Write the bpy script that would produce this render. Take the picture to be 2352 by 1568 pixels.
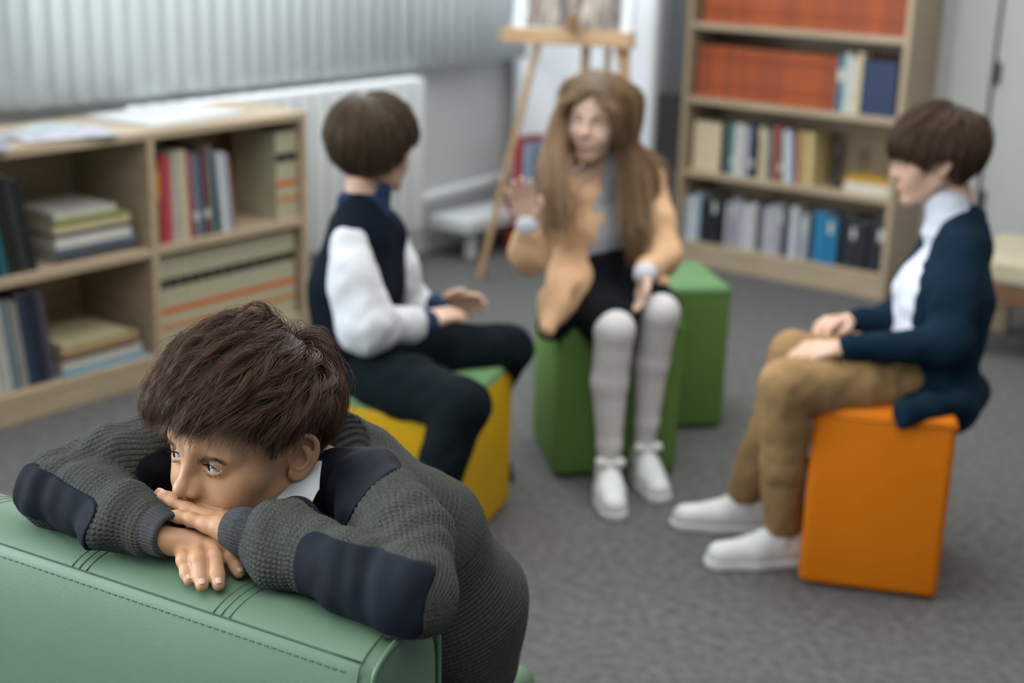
import bpy, bmesh, math, random
import numpy as np
from mathutils import Vector, Matrix

for _o in list(bpy.data.objects):
    bpy.data.objects.remove(_o, do_unlink=True)
SC = bpy.context.scene
COL = SC.collection

# ------------------------------------------------------------------ camera, world, lights, exposure
F_PX, CX, CY, CAM_H = 3267.0, 1176.0, 784.0, 1.45
CAM_R = np.array([[0.79616574, 0.19610791, -0.5724175],      # world = CAM_R @ (right, down, forward)
                  [0.6044492, -0.21463348, 0.76718553],
                  [0.02759119, -0.95680414, -0.28942109]])
CAM_C = np.array([0.0, 0.0, CAM_H])

cam_d = bpy.data.cameras.new('camera')
cam_d.sensor_width = 36.0
cam_d.lens = 36.0 * F_PX / 2352.0
cam_d.clip_start = 0.05
cam_d.dof.use_dof = True
cam_d.dof.focus_distance = 1.60
cam_d.dof.aperture_fstop = 2.9
cam = bpy.data.objects.new('camera', cam_d)
COL.objects.link(cam)
_m = Matrix.Identity(4)
for _i in range(3):
    _m[_i][0] = CAM_R[_i][0]
    _m[_i][1] = -CAM_R[_i][1]
    _m[_i][2] = -CAM_R[_i][2]
    _m[_i][3] = CAM_C[_i]
cam.matrix_world = _m
SC.camera = cam

SC.view_settings.view_transform = 'Standard'
SC.view_settings.look = 'None'
SC.view_settings.gamma = 1.0
SC.view_settings.use_curve_mapping = False
SC.view_settings.exposure = 0.15
try:
    SC.cycles.use_denoising = True
    SC.cycles.max_bounces = 6
    SC.cycles.sample_clamp_indirect = 4.0
except Exception:
    pass

world = bpy.data.worlds.new('world')
SC.world = world
world.use_nodes = True
world.node_tree.nodes['Background'].inputs[0].default_value = (0.95, 0.98, 1.0, 1)
world.node_tree.nodes['Background'].inputs[1].default_value = 3.9


def area_light(name, loc, target, sx, sy, power, color):
    ld = bpy.data.lights.new(name, 'AREA')
    ld.shape = 'RECTANGLE'
    ld.size, ld.size_y = sx, sy
    ld.energy = power
    ld.color = color
    lo = bpy.data.objects.new(name, ld)
    COL.objects.link(lo)
    lo.location = loc
    d = Vector(target) - Vector(loc)
    lo.rotation_euler = d.to_track_quat('-Z', 'Y').to_euler()
    return lo


# daylight from the row of windows on the left (window side of the room, towards and behind the camera)
area_light('window_daylight', (-3.75, -0.9, 1.65), (0.0, 0.6, 0.9), 2.8, 1.4, 170, (0.90, 0.96, 1.0))
area_light('window_daylight', (-3.68, 3.75, 1.98), (-1.2, 3.3, 0.5), 2.9, 0.75, 46, (0.90, 0.96, 1.0))
# added overhead fill lights just under the ceiling, without any fixtures
area_light('overhead_fill_light', (-1.6, 3.2, 2.75), (-1.6, 3.2, 0.0), 3.0, 2.2, 74, (1.0, 0.97, 0.93))
area_light('overhead_fill_light', (-0.6, 0.2, 2.75), (-0.6, 0.2, 0.0), 2.6, 1.6, 40, (1.0, 0.97, 0.93))


def px(x, y, depth):
    """photo pixel + distance along the view axis -> world point (used to survey the place)"""
    d = CAM_R @ np.array([x - CX, y - CY, F_PX])
    return CAM_C + d * depth / F_PX


def pz(x, y, z):
    d = CAM_R @ np.array([x - CX, y - CY, F_PX])
    return CAM_C + d * (z - CAM_H) / d[2]


# ------------------------------------------------------------------ materials
MATS = {}


def srgb(r, g, b):
    return tuple(((c / 255.0) / 12.92 if c / 255.0 <= 0.04045 else ((c / 255.0 + 0.055) / 1.055) ** 2.4) for c in (r, g, b))


def mat(name, col, rough=0.6, var=0.12, scale=40.0, bump=0.0, bscale=None, stretch=(1, 1, 1), metallic=0.0,
        sss=0.0, spec=0.5, trans=0.0, sheen=0.0, coat=0.0, detail=4.0):
    """procedural material: base colour varied by noise, optional noise bump"""
    if name in MATS:
        return MATS[name]
    m = bpy.data.materials.new(name)
    m.use_nodes = True
    nt = m.node_tree
    b = nt.nodes['Principled BSDF']
    tc = nt.nodes.new('ShaderNodeTexCoord')
    mp = nt.nodes.new('ShaderNodeMapping')
    mp.inputs['Scale'].default_value = stretch
    nt.links.new(tc.outputs['Object'], mp.inputs['Vector'])
    n = nt.nodes.new('ShaderNodeTexNoise')
    n.inputs['Scale'].default_value = scale
    n.inputs['Detail'].default_value = detail
    nt.links.new(mp.outputs[0], n.inputs['Vector'])
    r = nt.nodes.new('ShaderNodeValToRGB')
    lo = tuple(max(0, c * (1 - var)) for c in col)
    hi = tuple(min(1, c * (1 + var)) for c in col)
    r.color_ramp.elements[0].position = 0.3
    r.color_ramp.elements[1].position = 0.7
    r.color_ramp.elements[0].color = (*lo, 1)
    r.color_ramp.elements[1].color = (*hi, 1)
    nt.links.new(n.outputs['Fac'], r.inputs[0])
    nt.links.new(r.outputs[0], b.inputs['Base Color'])
    b.inputs['Roughness'].default_value = rough
    b.inputs['Metallic'].default_value = metallic
    b.inputs['Specular IOR Level'].default_value = spec
    if sss:
        b.inputs['Subsurface Weight'].default_value = sss
        b.inputs['Subsurface Radius'].default_value = (0.008, 0.0035, 0.002)
        b.inputs['Subsurface Scale'].default_value = 1.0
    if trans:
        b.inputs['Transmission Weight'].default_value = trans
    if sheen:
        b.inputs['Sheen Weight'].default_value = sheen
    if coat:
        b.inputs['Coat Weight'].default_value = coat
    if bump:
        n2 = nt.nodes.new('ShaderNodeTexNoise')
        n2.inputs['Scale'].default_value = bscale or scale * 6
        n2.inputs['Detail'].default_value = 3
        nt.links.new(mp.outputs[0], n2.inputs['Vector'])
        bp = nt.nodes.new('ShaderNodeBump')
        bp.inputs['Strength'].default_value = bump
        bp.inputs['Distance'].default_value = 0.002
        nt.links.new(n2.outputs['Fac'], bp.inputs['Height'])
        nt.links.new(bp.outputs[0], b.inputs['Normal'])
    MATS[name] = m
    return m


# ------------------------------------------------------------------ object helpers
def tag(o, label=None, cat=None, group=None, kind=None):
    if label:
        o['label'] = label
    if cat:
        o['category'] = cat
    if group:
        o['group'] = group
    if kind:
        o['kind'] = kind
    return o


def empty(name, loc=(0, 0, 0), rz=0.0):
    o = bpy.data.objects.new(name, None)
    o.empty_display_size = 0.05
    COL.objects.link(o)
    o.location = loc
    o.rotation_euler = (0, 0, rz)
    return o


def link_mesh(name, me, m=None, parent=None):
    o = bpy.data.objects.new(name, me)
    COL.objects.link(o)
    if m is not None and len(me.materials) == 0:
        me.materials.append(m)
    if parent is not None:
        o.parent = parent
    return o


class MB:
    """collects vertices and faces of ONE part"""

    def __init__(self):
        self.v, self.f = [], []

    def add(self, vs, fs):
        n = len(self.v)
        self.v += [tuple(map(float, v)) for v in vs]
        self.f += [tuple(i + n for i in f) for f in fs]
        return self

    def box(self, x0, x1, y0, y1, z0, z1, M=None):
        vs = [(x, y, z) for z in (z0, z1) for y in (y0, y1) for x in (x0, x1)]
        if M is not None:
            vs = [tuple(M @ Vector(v)) for v in vs]
        return self.add(vs, [(0, 2, 3, 1), (4, 5, 7, 6), (0, 1, 5, 4), (2, 6, 7, 3), (0, 4, 6, 2), (1, 3, 7, 5)])

    def prism(self, pts, z0, z1):
        n = len(pts)
        vs = [(x, y, z0) for x, y in pts] + [(x, y, z1) for x, y in pts]
        return self.add(vs, [tuple(range(n))[::-1], tuple(range(n, 2 * n))] + [(i, (i + 1) % n, n + (i + 1) % n, n + i) for i in range(n)])

    def tube(self, pts, r, n=8, caps=True):
        pts = [Vector(p) for p in pts]
        rs = r if isinstance(r, (list, tuple)) else [r] * len(pts)
        up = Vector((0, 0, 1))
        rings = []
        for i, p in enumerate(pts):
            t = (pts[min(i + 1, len(pts) - 1)] - pts[max(i - 1, 0)]).normalized()
            a = t.cross(up)
            if a.length < 1e-3:
                a = t.cross(Vector((1, 0, 0)))
            a.normalize()
            b = t.cross(a)
            rings.append([p + (a * math.cos(k * 2 * math.pi / n) + b * math.sin(k * 2 * math.pi / n)) * rs[i] for k in range(n)])
        vs = [v for ring in rings for v in ring]
        fs = [(i * n + k, i * n + (k + 1) % n, (i + 1) * n + (k + 1) % n, (i + 1) * n + k) for i in range(len(pts) - 1) for k in range(n)]
        if caps:
            fs += [tuple(range(n))[::-1], tuple(range((len(pts) - 1) * n, len(pts) * n))]
        return self.add(vs, fs)

    def mesh(self, name, bevel=0.0, segs=2, smooth=False):
        me = bpy.data.meshes.new(name)
        me.from_pydata(self.v, [], self.f)
        bm = bmesh.new()
        bm.from_mesh(me)
        bmesh.ops.recalc_face_normals(bm, faces=bm.faces)
        if bevel > 0:
            bmesh.ops.bevel(bm, geom=list(bm.edges), offset=bevel, segments=segs, profile=0.5, affect='EDGES', clamp_overlap=True)
        bm.to_mesh(me)
        bm.free()
        if smooth:
            me.polygons.foreach_set('use_smooth', [True] * len(me.polygons))
        return me

    def build(self, name, m, parent=None, bevel=0.0, segs=2, smooth=False):
        return link_mesh(name, self.mesh(name, bevel, segs, smooth), m, parent)


def struct(name, mb, m, parent=None, **k):
    o = mb.build(name, m, parent, **k)
    if parent is None:
        o['kind'] = 'structure'
    return o


def copy_tree(o, parent=None):
    c = o.copy()
    COL.objects.link(c)
    c.parent = parent
    for ch in o.children:
        copy_tree(ch, c)
    return c
# ------------------------------------------------------------------ signed-distance modelling (numpy surface nets)
def V3(*a):
    return np.array(a, np.float32)


def smin(a, b, k):
    if k <= 0:
        return np.minimum(a, b)
    h = np.maximum(k - np.abs(a - b), 0) / k
    return np.minimum(a, b) - h * h * k * 0.25


def smax(a, b, k):
    return -smin(-a, -b, k)


def sd_sphere(P, c, r):
    return np.sqrt(((P - V3(*c)) ** 2).sum(1)) - r


def sd_ell(P, c, r, M=None):
    q = P - V3(*c)
    if M is not None:
        q = q @ M.astype(np.float32)      # columns of M = local axes
    r = V3(*r)
    k0 = np.sqrt(((q / r) ** 2).sum(1)) + 1e-9
    k1 = np.sqrt(((q / (r * r)) ** 2).sum(1)) + 1e-9
    return k0 * (k0 - 1) / k1


def sd_cone(P, a, b, ra, rb):
    a, b = V3(*a), V3(*b)
    ba = b - a
    pa = P - a
    t = np.clip((pa @ ba) / max(float(ba @ ba), 1e-12), 0, 1)
    d = pa - t[:, None] * ba
    return np.sqrt((d * d).sum(1)) - (ra + (rb - ra) * t)


def sd_chain(P, pts, rs, k=0.01):
    d = None
    for i in range(len(pts) - 1):
        e = sd_cone(P, pts[i], pts[i + 1], rs[i], rs[i + 1])
        d = e if d is None else smin(d, e, k)
    return d


def sd_rbox(P, c, half, r, M=None):
    q = P - V3(*c)
    if M is not None:
        q = q @ M.astype(np.float32)
    q = np.abs(q) - (V3(*half) - r)
    return np.sqrt((np.maximum(q, 0) ** 2).sum(1)) + np.minimum(q.max(1), 0) - r


def axes(fwd, up=(0, 0, 1)):
    """3x3 with columns x (right), y (fwd), z (up)"""
    y = np.array(fwd, float)
    y /= np.linalg.norm(y)
    z = np.array(up, float)
    z = z - y * (z @ y)
    z /= np.linalg.norm(z)
    return np.stack([np.cross(y, z), y, z], 1)


class Field:
    """union of groups, each evaluated only near its own bounding box"""

    def __init__(self):
        self.g = []

    def add(self, fn, lo, hi, k=0.01, mode='u'):
        self.g.append((fn, np.array(lo, np.float32), np.array(hi, np.float32), k, mode))
        return self

    def chain(self, pts, rs, k=0.01, kk=0.01, mode='u'):
        pts = [np.array(p, float) for p in pts]
        m = max(rs) + kk * .3
        self.add(lambda P: sd_chain(P, pts, rs, kk), np.min(pts, 0) - m, np.max(pts, 0) + m, k, mode)
        return self

    def multi(self, chains, k=0.01, kin=0.003, kk=0.006):
        """several chains joined almost sharply, then blended as one piece"""
        chains = [([np.array(p, float) for p in a], list(b)) for a, b in chains]
        pts = np.array([p for a, _ in chains for p in a])
        m = max(max(b) for _, b in chains)

        def fn(P):
            d = None
            for a, b in chains:
                e = sd_chain(P, a, b, kk)
                d = e if d is None else smin(d, e, kin)
            return d
        self.add(fn, pts.min(0) - m, pts.max(0) + m, k)
        return self

    def ell(self, c, r, k=0.01, M=None, mode='u'):
        m = max(r)
        c = np.array(c, float)
        self.add(lambda P: sd_ell(P, c, r, M), c - m, c + m, k, mode)
        return self

    def bounds(self):
        u = [g for g in self.g if g[4] == 'u']
        return np.min([g[1] for g in u], 0), np.max([g[2] for g in u], 0)

    def __call__(self, P, pad=0.03):
        d = np.full(len(P), 1.0, np.float32)
        for fn, lo, hi, k, mode in self.g:
            pp = pad + k
            m = ((P >= lo - pp) & (P <= hi + pp)).all(1)
            if not m.any():
                continue
            full = m.all()
            Q = P if full else P[m]
            e = fn(Q).astype(np.float32)
            cur = d if full else d[m]
            if mode == 'u':
                e = smin(cur, e, k)
            elif mode == 's':
                e = smax(cur, -e, k)
            elif mode == 'd':
                e = cur + e
            if full:
                d = e
            else:
                d[m] = e
        return d


def sdf_arrays(fn, lo, hi, h, slack=0.004, B=8):
    lo = np.floor(np.array(lo, float) / h) * h - 2 * h
    nb = np.ceil((np.array(hi, float) + 2 * h - lo) / (B * h)).astype(int) + 1
    bi = np.stack(np.meshgrid(*[np.arange(n) for n in nb], indexing='ij'), -1).reshape(-1, 3)
    cen = (lo + (bi + 0.5) * B * h).astype(np.float32)
    dc = np.concatenate([fn(cen[i:i + 200000], pad=B * h * 1.2) for i in range(0, len(cen), 200000)])
    act = bi[np.abs(dc) < B * h * 0.8661 * 1.15 + slack]
    off = np.stack(np.meshgrid(*[np.arange(B + 1)] * 3, indexing='ij'), -1).reshape(-1, 3)
    cor = np.array([(i, j, k) for i in (0, 1) for j in (0, 1) for k in (0, 1)])
    eds = [(a, b) for a in range(8) for b in range(a + 1, 8) if np.abs(cor[a] - cor[b]).sum() == 1]
    dims = nb * B + 2
    allv, allid, allq = [], [], []
    CH = 400
    for s in range(0, len(act), CH):
        ab = act[s:s + CH]
        nodes = ab[:, None, :] * B + off[None]
        P = (lo + nodes.reshape(-1, 3) * h).astype(np.float32)
        val = fn(P).reshape(len(ab), B + 1, B + 1, B + 1)
        ins = val < 0
        c8 = np.stack([ins[:, i:i + B, j:j + B, k:k + B] for i, j, k in cor], -1)
        n_in = c8.sum(-1)
        cell = np.argwhere((n_in > 0) & (n_in < 8))
        if len(cell) == 0:
            continue
        b, ci = cell[:, 0], cell[:, 1:]
        g = ab[b] * B + ci
        vv = np.stack([val[b, ci[:, 0] + i, ci[:, 1] + j, ci[:, 2] + k] for i, j, k in cor], -1)
        acc = np.zeros((len(cell), 3))
        cnt = np.zeros(len(cell))
        for a, e in eds:
            va, ve = vv[:, a], vv[:, e]
            x = (va < 0) != (ve < 0)
            t = np.where(x, va / np.where(x, va - ve, 1), 0)
            p = cor[a] + t[:, None] * (cor[e] - cor[a])
            acc += np.where(x[:, None], p, 0)
            cnt += x
        allv.append(lo + (g + acc / cnt[:, None]) * h)
        allid.append((g[:, 0] * dims[1] + g[:, 1]) * dims[2] + g[:, 2])
        for ax in range(3):
            sl0 = [slice(None)] + [slice(0, B)] * 3
            sl1 = list(sl0)
            sl1[ax + 1] = slice(1, B + 1)
            a, e = ins[tuple(sl0)], ins[tuple(sl1)]
            ed = np.argwhere(a != e)
            if len(ed) == 0:
                continue
            flip = a[tuple(ed.T)]
            g0 = ab[ed[:, 0]] * B + ed[:, 1:]
            u, v = [(1, 2), (2, 0), (0, 1)][ax]
            quad = []
            for du, dv in ((1, 1), (0, 1), (0, 0), (1, 0)):
                q = g0.copy()
                q[:, u] -= du
                q[:, v] -= dv
                quad.append((q[:, 0] * dims[1] + q[:, 1]) * dims[2] + q[:, 2])
            quad = np.stack(quad, 1)
            quad[~flip] = quad[~flip][:, ::-1]
            allq.append(quad)
    Vv = np.concatenate(allv)
    I = np.concatenate(allid)
    Q = np.concatenate(allq)
    o = np.argsort(I)
    I, Vv = I[o], Vv[o]
    idx = np.searchsorted(I, Q).clip(0, len(I) - 1)
    ok = (I[idx] == Q).all(1)
    idx = idx[ok]
    # one Newton step on to the surface
    Pf = Vv.astype(np.float32)
    e = 0.4 * h
    d0 = fn(Pf)
    G = np.stack([fn(Pf + V3(*(e if i == a else 0 for i in range(3)))) - d0 for a in range(3)], 1) / e
    gl = np.maximum((G * G).sum(1), 0.25)
    st = np.clip(-d0 / gl, -0.6 * h, 0.6 * h)
    Vv = Vv + st[:, None] * G
    return Vv, idx


def mesh_from_arrays(name, Vv, Q, attrs=None):
    me = bpy.data.meshes.new(name)
    n, q = len(Vv), len(Q)
    k = Q.shape[1]
    me.vertices.add(n)
    me.vertices.foreach_set('co', np.ascontiguousarray(Vv, np.float32).ravel())
    me.loops.add(q * k)
    me.loops.foreach_set('vertex_index', np.ascontiguousarray(Q, np.int32).ravel())
    me.polygons.add(q)
    me.polygons.foreach_set('loop_start', np.arange(0, q * k, k, dtype=np.int32))
    me.polygons.foreach_set('use_smooth', np.ones(q, bool))
    me.update(calc_edges=True)
    for an, arr in (attrs or {}).items():
        if arr.ndim == 1:
            a = me.attributes.new(an, 'FLOAT', 'POINT')
            a.data.foreach_set('value', np.ascontiguousarray(arr, np.float32))
        else:
            a = me.attributes.new(an, 'FLOAT_VECTOR', 'POINT')
            a.data.foreach_set('vector', np.ascontiguousarray(arr, np.float32).ravel())
    return me


def sdf_object(name, fld, h, m, parent=None, slack=0.004, lo=None, hi=None):
    l, u = fld.bounds()
    Vv, Q = sdf_arrays(fld, (l - .010) if lo is None else lo, (u + .010) if hi is None else hi, h, slack)
    return link_mesh(name, mesh_from_arrays(name, Vv, Q), m, parent)


def wob(P, f, seed=0.0):
    """cheap smooth pseudo-noise in [-1,1]"""
    x, y, z = P[:, 0] * f, P[:, 1] * f, P[:, 2] * f
    return (np.sin(x + 1.7 * np.sin(y * 1.1 + seed) + seed) + np.sin(y * 1.3 + 1.5 * np.sin(z * 0.9 + 2.1 + seed)) +
            np.sin(z * 1.2 + 1.6 * np.sin(x * 1.2 + 4.2 + seed))) / 3.0


# ------------------------------------------------------------------ child head (local: x = subject's right, y = forward, z = up)
EYE_Z = -.004


def head_fn(M, T, smile=0.0, ears=True, scale=1.0, squint=0.0):
    """returns world-space distance function of a child's head with face and ears"""
    Mi = np.array(M, np.float32)
    T = np.array(T, np.float32)

    def fn(W):
        P = (W - T) @ Mi / scale
        A = P.copy()
        A[:, 0] = np.abs(A[:, 0])
        d = sd_ell(P, (0, -.010, .031), (.0750, .097, .088))
        d = smin(d, sd_ell(P, (0, .030, .030), (.060, .0595, .056)), .02)
        d = smin(d, sd_ell(P, (0, .028, -.044), (.054, .058, .067)), .03)
        d = smin(d, sd_cone(A, (.046, .000, -.050), (.016, .066, -.098), .017, .013), .022)
        d = smin(d, sd_sphere(P, (0, .0735, -.0995), .0145), .016)
        d = smin(d, sd_sphere(A, (.032 + .003 * smile, .0590 + .003 * smile, -.044 + .004 * smile), .0235 + .002 * smile), .022)
        d = smin(d, sd_sphere(A, (.049, .047, -.018), .0165), .022)
        d = smin(d, sd_cone(A, (.012, .0835, EYE_Z + .0135), (.046, .0665, EYE_Z + .014), .0105, .0085), .014)
        # eye sockets and lids
        E = V3(.0295, .0700, EYE_Z)
        d = smax(d, -sd_sphere(A, (.0285, .1005, EYE_Z + .001), .0160), .013)
        d = smin(d, sd_ell(A, E + V3(0, 0, -.001), (.0152, .0150, .0150)), .005)
        q = A - E
        rr = np.sqrt((q * q).sum(1)) + 1e-6
        al = np.arctan2(q[:, 0], q[:, 1])
        be = np.arcsin(np.clip(q[:, 2] / rr, -1, 1)) + .10 * al
        aa = np.clip(1 - ((al - .04) / .95) ** 2, 0, 1)
        upper = (.49 - .25 * squint) * aa ** .62 - .05
        lower = -(.41 - .24 * squint) * aa ** .8 - .01
        cut = np.maximum(be - upper, lower - be) * rr
        cut = np.maximum(cut, .0095 - rr)
        cut = np.maximum(cut, rr - .024)
        cut = np.maximum(cut, -q[:, 1])
        d = smax(d, -cut, .0012)
        # upper lid crease
        cr = np.abs(be - (.62 * aa ** .6 + .02)) * rr
        d = d + .0009 * np.exp(-(cr / .0013) ** 2) * (aa > .05) * (rr < .02)
        # nose
        d = smin(d, sd_cone(P, (0, .0840, EYE_Z + .008), (0, .0995, EYE_Z - .024), .0066, .0070), .011)
        d = smin(d, sd_sphere(P, (0, .1042, EYE_Z - .0308), .0082), .009)
        d = smin(d, sd_ell(A, (.0104, .0928, EYE_Z - .0345), (.0062, .0092, .0064)), .006)
        d = smin(d, sd_cone(P, (0, .097, EYE_Z - .0345), (0, .087, EYE_Z - .0425), .0065, .006), .006)
        d = smax(d, -sd_ell(A, (.0060, .0965, EYE_Z - .0420), (.0033, .0056, .0038)), .0025)
        d = smin(d, sd_sphere(A, (.0085, .0875, EYE_Z - .0255), .0062), .009)
        # mouth
        mz = EYE_Z - .0640
        s = smile
        ml = sd_ell(P, (0, .0785, mz), (.026, .0125, .017))
        d = smin(d, ml, .014)
        ux = A[:, 0]
        lift = s * 7.0 * ux * ux
        Q2 = P.copy()
        Q2[:, 2] -= lift
        d = smin(d, sd_cone(np.abs(Q2 * V3(1, 0, 0)) + Q2 * V3(0, 1, 1), (.0045, .0885, mz + .0036), (.021 + .006 * s, .0745, mz + .0005), .0046, .0022), .004)
        d = smin(d, sd_cone(np.abs(Q2 * V3(1, 0, 0)) + Q2 * V3(0, 1, 1), (.000, .0868, mz - .0052), (.018 + .006 * s, .0755, mz - .0015), .0056, .0026), .004)
        slit = np.abs(Q2[:, 2] - (mz - .0005 + .0015 * np.exp(-(ux / .006) ** 2)))
        d = d + .0022 * np.exp(-(slit / .0012) ** 2) * np.clip(1 - (ux / (.023 + .006 * s)) ** 4, 0, 1) * (P[:, 1] > .06)
        d = d + .0012 * np.exp(-(P[:, 0] / .003) ** 2 - ((P[:, 2] - (EYE_Z - .052)) / .006) ** 2) * (P[:, 1] > .06)
        if ears:
            m = (A[:, 0] > .05) & (np.abs(P[:, 1] + .012) < .06) & (np.abs(P[:, 2] + .006) < .06)
            if m.any():
                d[m] = smin(d[m], ear_sd(A[m]), .0030)
        return d * scale
    return fn


# ear, drawn in its own plane: s = towards the back of the head, t = up; n = outwards
EAR_O = np.array([.0675, .003, -.003])
_ear_out = np.array([math.cos(.50), -math.sin(.50) * -1, 0.0])
EAR_S = np.array([math.sin(.52), -math.cos(.52), 0.0])        # backwards and outwards
EAR_T = np.array([.12, -.13, 1.0]) / np.linalg.norm([.12, -.13, 1.0])
EAR_T = EAR_T - EAR_S * (EAR_T @ EAR_S)
EAR_T /= np.linalg.norm(EAR_T)
EAR_N = np.cross(EAR_T, EAR_S)
if EAR_N[0] < 0:
    EAR_N = -EAR_N


def catmull(pts, n):
    pts = np.array(pts, float)
    P = np.vstack([2 * pts[0] - pts[1], pts, 2 * pts[-1] - pts[-2]])
    out = []
    for i in range(len(pts) - 1):
        a, b, c, d = P[i:i + 4]
        for t in np.arange(n) / n:
            out.append(.5 * (2 * b + (c - a) * t + (2 * a - 5 * b + 4 * c - d) * t * t + (3 * b - a - 3 * c + d) * t ** 3))
    out.append(pts[-1])
    return np.array(out)


_helix = catmull([(.006, -.001, .0006), (.0015, .008, .0045), (.0035, .0205, .0075), (.0115, .0275, .0080), (.0205, .0265, .0070), (.0268, .0185, .0052),
                  (.0285, .0075, .0035), (.0270, -.0040, .0020), (.0220, -.0150, .0008), (.0150, -.0230, .0000)], 3)
_helix_r = np.interp(np.linspace(0, 1, len(_helix)), [0, .15, .4, .7, 1], [.0016, .0021, .0025, .0023, .0026])
_anti = catmull([(.0115, -.0160, .0010), (.0170, -.0100, .0028), (.0200, -.0005, .0036), (.0185, .0085, .0032), (.0130, .0155, .0022)], 3)
_anti_r = np.interp(np.linspace(0, 1, len(_anti)), [0, .3, .7, 1], [.0026, .0026, .0026, .0016])


def ear_sd(A):
    q = A - EAR_O.astype(np.float32)
    L = np.stack([q @ EAR_S.astype(np.float32) / 1.22, q @ EAR_T.astype(np.float32), q @ EAR_N.astype(np.float32)], 1)
    # thin cupped blade
    bl = L.copy()
    bl[:, 2] -= .010 * np.clip(((L[:, 0] - .012) / .018) ** 2 + ((L[:, 1] - .002) / .030) ** 2, 0, 1.3) * .55 - .004
    d = sd_ell(bl, (.0140, .003, -.0015), (.0148, .0250, .0024))
    d = smin(d, sd_ell(L, (.0088, -.0235, .0000), (.0085, .0088, .0034)), .006)           # lobe
    d = smin(d, sd_ell(L, (.003, -.002, -.013), (.010, .021, .009)), .004)                # root on the skull
    d = smin(d, sd_chain(L, _helix, _helix_r, .002), .0030)
    d = smin(d, sd_chain(L, _anti, _anti_r, .003), .0045)
    d = smin(d, sd_ell(L, (.0100, -.0140, .0022), (.0036, .0032, .0028)), .004)           # antitragus
    d = smax(d, -sd_ell(L, (.0105, -.003, .0040), (.0072, .0105, .0095)), .0025)          # concha
    d = smax(d, -sd_ell(L, (.0130, .0175, .0060), (.0062, .0050, .0062)), .0030)          # fossa below the upper rim
    d = smin(d, sd_ell(L, (.0012, -.0035, .0030), (.0028, .0052, .0034)), .0035)          # tragus
    return d
# ------------------------------------------------------------------ the room
WALL_X, WALL_Y = -3.98, 5.62
carpet_m = mat('grey_carpet', (.126, .126, .125), .95, .26, 38, .8, 900, spec=.1, detail=9.0)
wall_m = mat('white_wall_paint', (.56, .58, .59), .8, .03, 3, .1, 300)
wallgrey_m = mat('grey_wall_paint', (.58, .60, .61), .8, .03, 3, .1, 300)
white_m = mat('white_enamel', (.62, .66, .68), .35, .03, 8)
birch_m = mat('birch_laminate', (.40, .315, .215), .45, .13, 4.0, .06, 60, stretch=(1, 1, 14))
birch_h = mat('birch_laminate_lengthwise', (.41, .325, .225), .45, .13, 4.0, .06, 60, stretch=(1, 14, 14))

struct('floor', MB().box(-4.3, 3.6, -2.6, 5.9, -.05, 0), carpet_m)
# window wall: sill wall, piers and head round the window opening
w = struct('wall_left', MB().box(WALL_X - .25, WALL_X, -2.6, 5.9, 0, .84), wallgrey_m)
struct('wall_left', MB().box(WALL_X - .25, WALL_X, -2.6, 5.9, 2.35, 2.8), wallgrey_m, w)
for y0, y1 in ((-2.6, -2.3), (.55, .80), (2.05, 2.20), (5.35, 5.9)):
    struct('wall_pier', MB().box(WALL_X - .25, WALL_X, y0, y1, .84, 2.35), wallgrey_m, w)
struct('wall_back', MB().box(-4.3, 3.6, WALL_Y, WALL_Y + .2, 0, 2.8), wall_m)
struct('wall_right', MB().box(3.4, 3.6, -2.6, 5.9, 0, 2.8), wall_m)
struct('wall_front', MB().box(-4.3, 3.6, -2.8, -2.6, 0, 2.8), wall_m)
struct('ceiling', MB().box(-4.3, 3.6, -2.6, 5.9, 2.8, 2.9), mat('white_ceiling', (.75, .76, .76), .9, .02, 4))
struct('baseboard_back', MB().box(-4.0, 3.4, WALL_Y - .018, WALL_Y, 0, .07), mat('grey_skirting', (.22, .22, .22), .5), bevel=.003)


def glass_mat():
    m = bpy.data.materials.new('window_glass')
    m.use_nodes = True
    nt = m.node_tree
    b = nt.nodes['Principled BSDF']
    tr = nt.nodes.new('ShaderNodeBsdfTransparent')
    mx = nt.nodes.new('ShaderNodeMixShader')
    mx.inputs[0].default_value = .12
    b.inputs['Roughness'].default_value = .05
    nt.links.new(tr.outputs[0], mx.inputs[1])
    nt.links.new(b.outputs[0], mx.inputs[2])
    nt.links.new(mx.outputs[0], nt.nodes['Material Output'].inputs[0])
    return m


glass_m = glass_mat()
for i, (y0, y1) in enumerate(((-2.3, .55), (.80, 2.05), (2.20, 5.35))):
    X = WALL_X - .17
    mb = MB()
    mb.box(X - .03, X + .03, y0, y1, .84, .90).box(X - .03, X + .03, y0, y1, 2.28, 2.35)
    n = max(2, int(round((y1 - y0) / .95)) + 1)
    for y in np.linspace(y0 + .03, y1 - .03, n):
        mb.box(X - .03, X + .03, y - .03, y + .03, .90, 2.28)
    wn = struct('window_%d' % (i + 1), mb, white_m, bevel=.004)
    g = MB().box(X - .004, X + .004, y0 + .03, y1 - .03, .90, 2.28).build('pane', glass_m, wn)
# window sill
struct('trim_1', MB().box(WALL_X - .14, WALL_X + .03, 2.2, 5.35, .815, .84), white_m, bevel=.004)

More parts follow.
